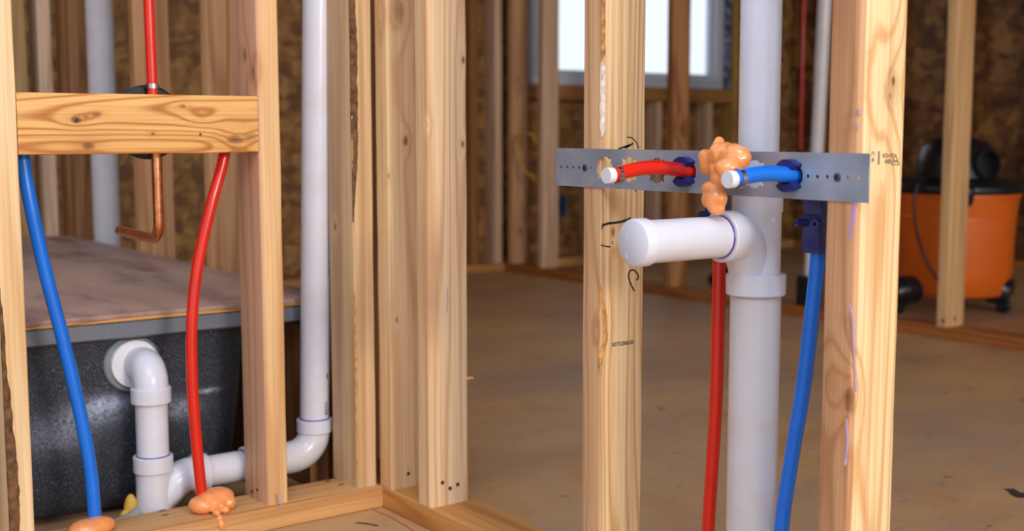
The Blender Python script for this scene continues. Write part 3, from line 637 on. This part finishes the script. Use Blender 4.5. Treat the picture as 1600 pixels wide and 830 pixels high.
# white pipe lying on the floor, behind the tub corner, and grey coil beside it
m = MB(); m.tube([(-0.44, 0.112, 0.014), (-0.40, 0.116, 0.02), (-0.375, 0.13, 0.03)], 0.012, 20); tag(recenter(m.build('grey_hose', plain('grey_hose_plastic', rgb(150, 154, 156), 0.4, mottle=0.1))), 'short grey hose on the floor left of the white drain fitting', 'hose')
fo = MB(); fo.ell((-0.392, 0.135, 0.03), (0.012, 0.01, 0.028)).ell((-0.402, 0.130, 0.018), (0.012, 0.01, 0.017)); tag(recenter(fo.build('yellow_foam_lump', plain('yellow_foam', rgb(206, 164, 62), 0.6, mottle=0.3, bump=0.5))), 'small yellow foam lump left of the base of the white drain fitting', 'foam')
# thick pipe and big pipe behind the tub
tp = MB(); tp.lathe([(0.0365, 0), (0.0365, H-PT)], (0.055, 1.615, PT), (0, 0, 1), 40)
tag(recenter(tp.build('vent_pipe', PVC_OLD)), 'thick white pipe at the far end of the tub, left of the red tube', 'pipe')
# ------------------------------------------------------------------ shower valve and tub spout
vx = -0.3645
va = thing('shower_valve', (vx, 0.07, 0.60), 'black round shower valve mostly hidden behind the horizontal wooden block', 'valve')
MB().lathe([(0.0, 0.0), (0.054, 0.0), (0.058, 0.004), (0.058, 0.014), (0.052, 0.018), (0.0, 0.018)], (vx-0.002, 0.062, 0.667), (0, 1, 0), 48).build('mounting_ring', BLACKP, va)
m = MB(); m.lathe([(0.02, 0), (0.02, 0.045), (0.0, 0.045)], (vx, 0.040, 0.667), (0, 1, 0), 24); m.tube([(vx, 0.055, 0.625), (vx, 0.055, 0.71)], 0.010, 20, smooth=False); m.build('valve_body', plain('brass', rgb(176, 132, 60), 0.3, metal=1, mottle=0.1), va)
sp = MB(); cx, cy = -0.3585, 0.055; zs = 0.483; br = 0.028
pts = [(cx, cy, 0.632), (cx, cy, zs+br)]+[Vector((cx, cy+br-br*math.cos(a), zs+br-br*math.sin(a))) for a in [PI/2*i/8 for i in range(1, 9)]]+[(cx, 0.245, zs+0.002)]
sp.tube(pts, 0.0082, 28, smooth=False); tag(recenter(sp.build('spout_pipe', COPPER)), 'copper pipe hanging below the block and bent towards the tub', 'pipe')
rp_ = thing('supply_tube', (vx, 0.052, 0.71), 'straight red tube coming down to the shower valve above the block', 'tube')
top = W(231.5, -20, y=0.052); b0 = Vector((vx+0.002, 0.052, 0.708))
MB().tube([b0, b0+(top-b0)*((H-0.708)/(top.z-0.708))], 0.0083, 24, smooth=False).build('tube', RED, rp_)
MB().lathe([(0.0083, 0), (0.0103, 0), (0.0103, 0.007), (0.0083, 0.007)], b0+Vector((0, 0, 0.011)), (0, 0, 1), 24).build('crimp_ring', RING, rp_)
# ------------------------------------------------------------------ supply tubes of the shower
def tubething(name, pts, r, mat, label):
    o = MB().tube(pts, r, 28).build(name, mat); recenter(o); return tag(o, label, 'tube')
lb = [W(36, 200, y=0.058)]+[W(*q, y=0.045) for q in ((39, 260), (50, 330), (72, 430), (97, 525), (124, 640), (141, 730), (148, 806))]; lb[0] = Vector((lb[1].x-0.002, 0.052, 0.665)); lb[1].y = 0.050
tubething('supply_tube', lb, 0.0102, BLUE, 'blue tube curving down left of the tub drain into orange foam')
lr = [Vector((W(356, 200, y=0.055).x, 0.055, 0.665))]+[W(*q, y=0.050) for q in ((349, 250),)]+[W(*q, y=0.045) for q in ((330, 320), (309, 415), (300, 500), (300, 585), (306, 680), (315, 772))]
tubething('supply_tube', lr, 0.0092, RED, 'red tube curving down from the block end into orange foam')
def foam(parts, name, label, vox=0.0016, amp=0.0014):
    m = MB()
    for c, r, rz in parts:
        from mathutils import Euler
        m.ell(c, r, 3, Euler((0, rz, 0)).to_quaternion())
    o = m.build(name, FOAM); recenter(o)
    md = o.modifiers.new('r', 'REMESH'); md.mode = 'VOXEL'; md.voxel_size = vox
    s = o.modifiers.new('s', 'SMOOTH'); s.factor = 0.5; s.iterations = 5
    tx = bpy.data.textures.new('foam_clouds', 'CLOUDS'); tx.noise_scale = 0.014; tx.noise_depth = 2
    d = o.modifiers.new('d', 'DISPLACE'); d.texture = tx; d.strength = amp; d.mid_level = 0.5
    s2 = o.modifiers.new('s2', 'SMOOTH'); s2.factor = 0.5; s2.iterations = 2
    bpy.context.view_layer.update()
    me = bpy.data.meshes.new_from_object(o.evaluated_get(bpy.context.evaluated_depsgraph_get()))
    o.modifiers.clear(); o.data = me
    for p in me.polygons: p.use_smooth = True
    if not me.materials: me.materials.append(FOAM)
    return tag(o, label, 'foam')
q = W(146, 822, y=0.030)
foam([((q.x-0.008, 0.03, 0.048), (0.030, 0.025, 0.014), 0), ((q.x+0.005, 0.031, 0.049), (0.026, 0.022, 0.014), 0), ((q.x+0.016, 0.032, 0.048), (0.017, 0.018, 0.013), 0)], 'expanding_foam', 'orange foam blob around the foot of the blue tube at the lower left')
q = W(330, 783, y=0.030)
foam([((q.x-0.014, 0.028, 0.052), (0.024, 0.023, 0.015), 0), ((q.x, 0.030, 0.054), (0.028, 0.024, 0.017), 0), ((q.x+0.012, 0.034, 0.058), (0.028, 0.024, 0.016), 0), ((q.x+0.026, 0.02, 0.050), (0.012, 0.012, 0.012), 0),
      ((q.x+0.013, 0.006, 0.044), (0.008, 0.010, 0.007), 0), ((q.x-0.003, 0.002, 0.043), (0.007, 0.009, 0.0065), 0), ((q.x-0.003, -0.010, 0.036), (0.0055, 0.006, 0.0065), 0), ((q.x-0.001, -0.014, 0.026), (0.0065, 0.005, 0.008), 0)],
     'expanding_foam', 'orange foam blob with a drip around the foot of the red tube')
q = W(739, 593, x=0.080)
tag(recenter(MB().ell((0.0785, -0.164, q.z), (0.006, 0.006, 0.003)).ell((0.086, -0.163, q.z-0.0005), (0.004, 0.004, 0.0028)).build('foam_speck', FOAM)), 'tiny orange foam speck on the right edge of the bright nailed stud', 'foam')
# ------------------------------------------------------------------ steel bracket
PZ0, PZ1 = 0.5786, 0.6294; PY0, PY1 = -1.0258, -0.5032; zc = 0.604
big = [-0.606, -0.654, -0.706, -0.759, -0.814, -0.868, -0.923]
small = [W(q, 260, x=0).y for q in (878, 887.6, 897, 906, 925)]+[W(q, 277, x=0).y for q in (1263.6, 1278.4, 1294, 1326, 1341.7)]
scr = [W(915.5, 262, x=0).y, W(1310, 279, x=0).y]
br_ = thing('steel_bracket', (-0.0014, -0.765, PZ0), 'long flat galvanised steel bracket screwed across two studs, with notched round holes', 'bracket')
def outline(pts, cu):
    sp = cu.splines.new('POLY'); sp.points.add(len(pts)-1)
    for p, q in zip(sp.points, pts): p.co = (q[0], q[1], 0, 1)
    sp.use_cyclic_u = True
cu = bpy.data.curves.new('bracket', 'CURVE'); cu.dimensions = '2D'; cu.fill_mode = 'BOTH'; cu.extrude = 0.0007
outline([(PY0, PZ0), (PY1, PZ0), (PY1, PZ1), (PY0, PZ1)], cu)
def hole(yc, r):
    pts = []; N = 72
    for i in range(N):
        a = 2*PI*i/N; dd = min(abs(((a-(PI/4+k*PI/2)+PI) % (2*PI))-PI) for k in range(4))
        pts.append((yc+(r+0.0028 if dd < 0.11 else r-(0.001 if dd < 0.30 else 0))*math.cos(a), zc+(r+0.0028 if dd < 0.11 else r-(0.001 if dd < 0.30 else 0))*math.sin(a)))
    return pts
for yc in big: outline(hole(yc, 0.0158), cu)
for yc in small: outline([(yc+0.0022*math.cos(a), zc+0.0022*math.sin(a)) for a in [2*PI*k/16 for k in range(16)]], cu)
to = bpy.data.objects.new('t', cu); COL.objects.link(to); bpy.context.view_layer.update()
me = bpy.data.meshes.new_from_object(to.evaluated_get(bpy.context.evaluated_depsgraph_get())); bpy.data.objects.remove(to)
# curve (x, y, z) -> world (z, x, y)
for v in me.vertices: v.co = Vector((v.co.z-0.0009, v.co.x, v.co.y))-br_.location
me.materials.clear(); me.materials.append(STEEL)
po = bpy.data.objects.new('strap', me); COL.objects.link(po); po.parent = br_
for yc in scr:
    s = MB(); s.lathe([(0.0046, 0), (0.0046, 0.001), (0.0030, 0.0018), (0, 0.0020)], (-0.0015, yc, zc), (-1, 0, 0), 20)
    so = s.build('screw', plain('dark_screw', rgb(84, 92, 102), 0.35, metal=0.8, mottle=0.2), br_)
    m = MB(); m.box((-0.0037, yc-0.0018, zc-0.0004), (-0.0034, yc+0.0018, zc+0.0004)); m.box((-0.0037, yc-0.0004, zc-0.0018), (-0.0034, yc+0.0004, zc+0.0018)); m.build('screw_slot', DARKHOLE, so)
# ------------------------------------------------------------------ stub-outs through the bracket
def bend_support(yc, label, low):
    o = thing('bend_support', (0.02, yc, 0.50), label, 'pipe support')
    m = MB()
    # collar pieces clipped into the hole, above and below the tube
    for sgn, hw in ((1, 0.0135), (-1, 0.010)):
        pr = []
        for k in range(9):
            a = (-1+2*k/8)*R(50); pr.append((math.sin(a)*0.0172, math.cos(a)*0.0180))
        inner = [(math.sin(a)*0.0092, math.cos(a)*0.0092) for a in [(1-2*k/8)*R(50) for k in range(9)]]
        poly = pr+inner; A = [m.bm.verts.new((-0.0125, yc+p[0], zc+sgn*p[1])) for p in poly]; B = [m.bm.verts.new((0.004, yc+p[0], zc+sgn*p[1])) for p in poly]
        n = len(poly)
        for k in range(n): m.bm.faces.new((A[k], A[(k+1) % n], B[(k+1) % n], B[k]))
        for k in range(8):
            m.bm.faces.new((A[k], A[k+1], A[n-2-k], A[n-1-k])); m.bm.faces.new((B[k], B[k+1], B[n-2-k], B[n-1-k]))
    m.build('collar_clip', NAVY, o, 30)
    # curved trough behind the bracket: outer shell swept round the bend
    m = MB(); n = 14; rs = []; rad = 0.046
    path = [(0.004, 0, zc)]+[(0.004+rad*math.sin(a), 0, zc-rad+rad*math.cos(a)) for a in [PI/2*i/10 for i in range(1, 11)]]+[(0.004+rad, 0, zc-rad-0.02), (0.004+rad, 0, zc-rad-0.042)]
    for i, p in enumerate(path):
        q0, q1 = Vector(path[max(0, i-1)]), Vector(path[min(len(path)-1, i+1)]); T = (q1-q0).normalized(); N = Vector((-T.z, 0, T.x)); S = Vector((0, 1, 0)); ring_ = []
        f = min(1, i/3); w_ = 0.0125; sh = (low-yc)*(i/len(path))
        for (a, b_) in ((w_, -0.006), (w_, 0.0125), (-w_, 0.0125), (-w_, -0.006), (-w_+0.0025, -0.006), (-w_+0.0025, 0.0100), (w_-0.0025, 0.0100), (w_-0.0025, -0.006)):
            ring_.append(m.bm.verts.new(Vector((p[0], yc+sh, p[2]))+S*a+N*(-b_)))
        rs.append(ring_)
    for i in range(len(rs)-1):
        for k in range(8): m.bm.faces.new((rs[i][k], rs[i][(k+1) % 8], rs[i+1][(k+1) % 8], rs[i+1][k]))
    m.bm.faces.new(rs[0]); m.bm.faces.new(rs[-1]); m.build('curved_trough', NAVY, o, 30)
    m = MB(); zz = zc-rad-0.002
    for sg in (-1, 1): m.lathe([(0.0048, 0), (0.0048, 0.013), (0.0025, 0.013), (0.0025, 0.004)], (0.039, low+sg*0.0075, zz-0.006), (-1, sg*0.5, 0), 16)
    m.box((0.0365, low-0.0125, zz-0.034), (0.0400, low+0.0125, zz+0.004), 0.001); m.build('screw_boss', NAVY, o, 30); return o
def stub(yc, x_end, low_pts, mat, label, r=0.0083, arch=0.004):
    o = thing('stub_out_tube', (0.05, low_pts[-1].y, 0.0), label, 'tube'); rad = 0.044
    pts = [Vector((x_end, yc, zc-0.002))]+[Vector((x_end*(1-k/5), yc, zc-0.002+arch*math.sin(PI*k/5)+0.002*k/5)) for k in range(1, 5)]+[Vector((0.004, yc, zc))]
    pts += [Vector((0.004+rad*math.sin(a), yc+(low_pts[0].y-yc)*i/6, zc-rad+rad*math.cos(a))) for i, a in enumerate([PI/2*i/5 for i in range(1, 6)])]
    pts += low_pts
    MB().tube(pts, r, 28, steps=6).build('tube', mat, o)
    MB().lathe([(0.0, -0.004), (0.0088, -0.004), (0.0092, -0.0034), (0.0092, 0.005), (0.0, 0.005)], (x_end-0.003, yc, zc-0.002), (1, 0, 0.03), 28).build('white_plug', CAPW, o)
    MB().lathe([(r, 0), (r+0.0016, 0), (r+0.0016, 0.006), (r, 0.006)], (x_end+0.007, yc, zc-0.0015), (1, 0, 0.03), 28).build('crimp_ring', RING, o); return o
yr_ = big[3]; yb_ = big[6]
xl = 0.050
lowr = [W(q[0], q[1], x=xl) for q in ((1124, 400), (1122, 500), (1119, 620), (1112, 740), (1107, 820))]; lowr = [Vector((xl, p.y, p.z)) for p in lowr]; lowr.append(Vector((xl, lowr[-1].y+0.003, PT+0.002)))
lowb = [W(q[0], q[1], x=xl) for q in ((1278, 400), (1270, 480), (1256, 600), (1238, 710), (1222, 820))]; lowb = [Vector((xl, p.y, p.z)) for p in lowb]; lowb.append(Vector((xl, lowb[-1].y+0.01, PT+0.002)))
stub(yr_, -0.121, lowr, RED, 'red tube capped in white, poking out through the steel bracket and running down', arch=0.007)
stub(yb_, -0.094, lowb, BLUE, 'blue tube capped in white, poking out through the steel bracket and running down', r=0.0088, arch=0.004)
bend_support(yr_, 'navy plastic bend support holding the red tube in the steel bracket', lowr[0].y)
bend_support(yb_, 'navy plastic bend support holding the blue tube in the steel bracket', lowb[0].y)
# orange foam on the bracket between the tubes
def fp(px, py, x, ry, rz, rx=None, rot=0): p = W(px, py, x=x); return ((p.x, p.y, p.z), (rx or 0.012, ry, rz), rot)
foam([fp(1129, 243, -0.030, 0.019, 0.016, 0.016), fp(1147, 247, -0.030, 0.022, 0.016, 0.016), fp(1113, 256, -0.024, 0.017, 0.014, 0.014), fp(1129, 265, -0.030, 0.019, 0.015, 0.014), fp(1138, 262, -0.05, 0.015, 0.012, 0.016), fp(1123, 227, -0.028, 0.006, 0.010, 0.008),
      fp(1124, 279, -0.034, 0.011, 0.008, 0.010), fp(1114, 296, -0.034, 0.014, 0.010, 0.012), fp(1116, 311, -0.034, 0.017, 0.013, 0.013), fp(1119, 324, -0.034, 0.011, 0.010, 0.010), fp(1103, 246, -0.018, 0.009, 0.010, 0.010)],
     'expanding_foam', 'lumpy orange foam stuck on the steel bracket between the red and blue tubes', 0.0014, 0.0035)
# ------------------------------------------------------------------ sink drain: stack, tee and capped arm
sx_, sy_ = 0.05, -0.826
st = thing('sink_drain_stack', (sx_, sy_, 0.0), 'white vertical drain pipe with a tee and a capped arm, right of centre', 'pipe')
MB().lathe([(0.0302, 0.003), (0.0302, 0.47)], (sx_, sy_, 0), (0, 0, 1), 56).build('lower_pipe', PVC_OLD, st)
dxy = W(1187, 60, x=sx_).y-sy_
MB().tube([(sx_, sy_, 0.55), (sx_, sy_+dxy*1.0, H)], 0.0241, 48, smooth=False).build('upper_pipe', PVC, st)
m = MB(); zA = 0.5305
m.lathe([(0.0300, 0.478), (0.0285, 0.484), (0.0285, 0.556), (0.0300, 0.558), (0.0300, 0.584), (0.0245, 0.586)], (sx_, sy_, 0), (0, 0, 1), 56)
hub(m, (sx_, sy_, 0.458), (0, 0, 1), 0.0302, 0.0355, 0.026, 0.002)
m.tube([(0.004, sy_, zA), (0.016, sy_, zA-0.002), (0.027, sy_, zA-0.010), (0.034, sy_, zA-0.024), (0.0385, sy_, zA-0.046)], [0.0285, 0.0285, 0.0282, 0.0268, 0.0235], 40, steps=6)
hub(m, (0.010, sy_, zA), (-1, 0, 0), 0.0242, 0.0300, 0.022, 0.0015)
for (qx, qy) in ((1217, 345), (1217, 415)):
    p = W(qx, qy, x=sx_); a = math.atan2(CAM.y-sy_, CAM.x-sx_)+R(38); m.lathe([(0.0035, 0.026), (0.0035, 0.0295), (0, 0.0295)], (sx_, sy_, p.z), (math.cos(a), math.sin(a), 0), 16)
m.build('tee', PVC, st, 40)
ring(MB(), (-0.0125, sy_, zA), (1, 0, 0), 0.0243, 0.0011).build('primer_ring', PURPLE, st)
ring(MB(), (sx_, sy_, 0.4575), (0, 0, 1), 0.0303, 0.0007).build('primer_ring', PURPLE_SOFT, st)
xc = -0.146
MB().lathe([(0.0241, 0), (0.0241, 0.135)], (xc+0.005, sy_, zA), (1, 0, 0), 48).build('arm_pipe', PVC, st)
cp = MB().lathe([(0, 0), (0.0245, 0), (0.0262, 0.0015), (0.0268, 0.003), (0.0268, 0.0165), (0.0255, 0.0175), (0.0241, 0.0175)], (xc, sy_, zA), (1, 0, 0), 56).build('end_cap', PVC, st, 50)
m = MB()
for (ay, az, by, bz) in ((0.012, 0.014, 0.012, 0.006), (0.012, 0.006, 0.009, 0.002), (0.010, 0.014, 0.014, 0.010), (0.011, -0.012, 0.009, -0.018), (-0.004, 0.016, -0.004, 0.010), (-0.004, 0.007, -0.006, 0.001), (-0.006, -0.002, -0.006, -0.008), (-0.006, -0.010, -0.008, -0.014)):
    m.ribbon([(xc+0.0002, sy_+ay, zA+az), (xc+0.0002, sy_+by, zA+bz)], 0.0007, (-1, 0, 0), 0.0004)
m.build('embossed_marks', PVC, cp)
ring(MB(), (xc+0.0185, sy_, zA), (1, 0, 0), 0.0240, 0.0005).build('primer_ring', plain('pink_primer', rgb(214, 176, 206), 0.4, mottle=0.1), st)
# ------------------------------------------------------------------ far room objects
# grey vent pipe standing in the far wall, in a black hub
gx = 2.345; gp = W(1286, 60, x=gx); gb_ = W(1268, 400, x=gx)
gv = thing('vent_pipe', (gx, gb_.y, PT), 'thin grey white pipe far behind, right of the thick white pipe', 'pipe')
dirv = (gp-gb_)/(gp.z-gb_.z)
MB().tube([gb_+dirv*(PT+0.01-gb_.z), gb_+dirv*(H-gb_.z)], 0.0235, 28, smooth=False).build('pipe', PVC_OLD, gv)
MB().box((gx-0.044, gb_.y-0.03, PT), (gx+0.03, gb_.y+0.03, 0.145), 0.006).build('black_hub', BLACKP, gv)
cb = [W(*q, x=2.292) for q in ((835, 280), (822, 268), (810, 247), (807, 226), (812, 212), (822, 207), (832, 212), (838, 222))]
tag(recenter(MB().tube(cb, 0.0055, 14).build('electrical_cable', YELLOWC)), 'yellow cable looping between studs far behind the doorway', 'cable')
ob = thing('outlet_box', (2.68, 2.90, 0.24), 'small blue electrical outlet box on the far wall, left of the bracketed stud', 'electrical box')
c = W(877, 322, y=2.88)
m = MB(); a, b_ = 0.030, 0.050
for bx_ in (((c.x-a, 2.875, c.z-b_), (c.x-a+0.004, 2.929, c.z+b_)), ((c.x+a-0.004, 2.875, c.z-b_), (c.x+a, 2.929, c.z+b_)), ((c.x-a, 2.875, c.z-b_), (c.x+a, 2.929, c.z-b_+0.004)), ((c.x-a, 2.875, c.z+b_-0.004), (c.x+a, 2.929, c.z+b_)), ((c.x-a, 2.923, c.z-b_), (c.x+a, 2.929, c.z+b_))): m.box(*bx_)
m.build('box', plain('steel_blue_plastic', rgb(70, 96, 130), 0.4, mottle=0.1), ob)
m = MB(); m.lathe([(0.012, 0), (0.012, 0.03), (0, 0.03)], (c.x, 2.92, c.z), (0, -1, 0), 14); m.build('wire_bundle', BLACKP, ob)
rx = W(1252, 60, x=4.27); tag(recenter(MB().tube([(4.288, rx.y, 0.55), (4.285, rx.y, 0.9), (4.288, rx.y, H)], 0.011, 14).build('supply_tube', RED)), 'thin red tube far behind on the dim exterior wall', 'tube')
# black bag-like object on the floor behind
p = W(1120, 449, z=0)
m = MB(); m.ell((p.x+0.01, p.y-0.01, 0.035), (0.06, 0.045, 0.038)).ell((p.x+0.055, p.y-0.045, 0.06), (0.06, 0.05, 0.065))
for v in m.bm.verts: v.co.z = max(v.co.z, 0.0)
tag(recenter(m.build('vacuum_nozzle', BLACKP)), 'black nozzle lying on the far floor, seen left of the red tube', 'nozzle')
# vacuum cleaner
vcx, vcy = 2.90, 0.855
cdv = Vector((CAM.x-vcx, CAM.y-vcy, 0)).normalized(); rtv = Vector((rt.x, rt.y, 0)).normalized()
vc = thing('shop_vacuum', (vcx, vcy, 0), 'orange and black drum vacuum cleaner on casters in the far room at right', 'vacuum cleaner')
def vp_(r_, f_, z): return Vector((vcx, vcy, 0))+rtv*r_+cdv*f_+Vector((0, 0, z))
MB().lathe([(0.0, 0.062), (0.185, 0.062), (0.196, 0.072), (0.206, 0.15), (0.212, 0.34), (0.215, 0.342), (0.215, 0.348), (0.213, 0.35), (0.222, 0.415), (0.228, 0.418), (0.228, 0.43), (0, 0.43)], (vcx, vcy, 0), (0, 0, 1), 64).build('drum', ORANGE, vc, 50)
MB().lathe([(0.0, 0.430), (0.232, 0.430), (0.236, 0.436), (0.236, 0.452), (0.225, 0.470), (0.19, 0.484), (0.0, 0.490)], (vcx, vcy, 0), (0, 0, 1), 64).build('lid', BLACKP, vc, 50)
MB().lathe([(0.0, 0.480), (0.148, 0.480), (0.145, 0.50), (0.138, 0.54), (0.125, 0.59), (0.105, 0.612), (0.06, 0.628), (0.0, 0.632)], (vcx, vcy, 0), (0, 0, 1), 64).build('motor_head', BLACKP, vc, 50)
pdir = (cdv*math.cos(R(38))+rtv*math.sin(R(38))+Vector((0, 0, 0.05))).normalized(); pc = Vector((vcx, vcy, 0.525))+pdir*0.125
MB().lathe([(0.060, -0.03), (0.056, 0.03), (0.050, 0.036), (0.046, 0.036), (0.046, 0.0), (0.0, 0.0)], pc, pdir, 36).build('hose_port', DARKHOLE, vc, 40)
m = MB(); m.tube([vp_(-0.20, -0.07, 0.50), vp_(-0.235, 0.0, 0.508), vp_(-0.20, 0.08, 0.50)], 0.012, 16); m.build('carry_handle', BLACKP, vc)
for rr_, ff_ in ((0.045, 0.224), (-0.15, -0.17)):
    q = vp_(rr_, ff_, 0); m = MB(); m.tube([q+Vector((0, 0, 0.47)), q+cdv*0.012+Vector((0, 0, 0.44)), q+cdv*0.01+Vector((0, 0, 0.395))], [0.02, 0.024, 0.016], 12); m.build('latch', BLACKP, vc)
m = MB(); m.tube([vp_(-0.13, 0.19, 0.47), vp_(-0.14, 0.20, 0.42), vp_(-0.135, 0.207, 0.33), vp_(-0.11, 0.205, 0.24), vp_(-0.075, 0.222, 0.17), vp_(-0.02, 0.235, 0.10)], 0.0045, 12); m.build('power_cord', BLACKP, vc)
for a in (R(33), R(147), R(213), R(327)):
    d = rtv*math.cos(a)+cdv*math.sin(a)
    m = MB(); q = Vector((vcx, vcy, 0))+d*0.215
    m.tube([q-d*0.05+Vector((0, 0, 0.085)), q+Vector((0, 0, 0.082)), q+d*0.035+Vector((0, 0, 0.07))], [0.052, 0.052, 0.036], 16)
    cs = m.build('caster_foot', BLACKP, vc, 50)
    wv = cdv.cross(Vector((0, 0, 1))); MB().lathe([(0.0, -0.014), (0.02, -0.014), (0.026, -0.008), (0.026, 0.008), (0.02, 0.014), (0, 0.014)], q+d*0.01+Vector((0, 0, 0.0262)), d.cross(Vector((0, 0, 1))), 24).build('wheel', BLACKP, cs)
# ------------------------------------------------------------------ marks on the floor
def floor_mark(name, pp, w, mat, label):
    c = curve_pts(pp, dict(z=0.0002)); tag(recenter(MB().ribbon(c, w, (0, 0, 1), 0.0003).build(name, mat)), label, 'mark')
floor_mark('chalk_line', ((577, 793), (590, 800), (606, 806), (622, 815), (640, 826), (655, 836)), 0.0022, plain('red_chalk', rgb(178, 62, 30), 0.8, mottle=0.3), 'thin red chalk squiggle on the plywood floor near the inner corner')
floor_mark('primer_spill', ((485, 811), (494, 808), (502, 812)), 0.009, PURPLE_SOFT, 'small purple primer stain on the floor at the foot of the valve wall')
floor_mark('dark_scuff', ((556, 817), (575, 819), (590, 822)), 0.007, plain('dirt', rgb(96, 72, 54), 0.9, mottle=0.3), 'dark scuff on the plywood floor in the lower middle')
floor_mark('dark_stain', ((1576, 764), (1588, 771), (1602, 778)), [0.02]*6+[0.03]*6+[0.02], plain('tar_stain', rgb(58, 48, 48), 0.8, mottle=0.4), 'dark grey stain on the floor at the lower right edge')
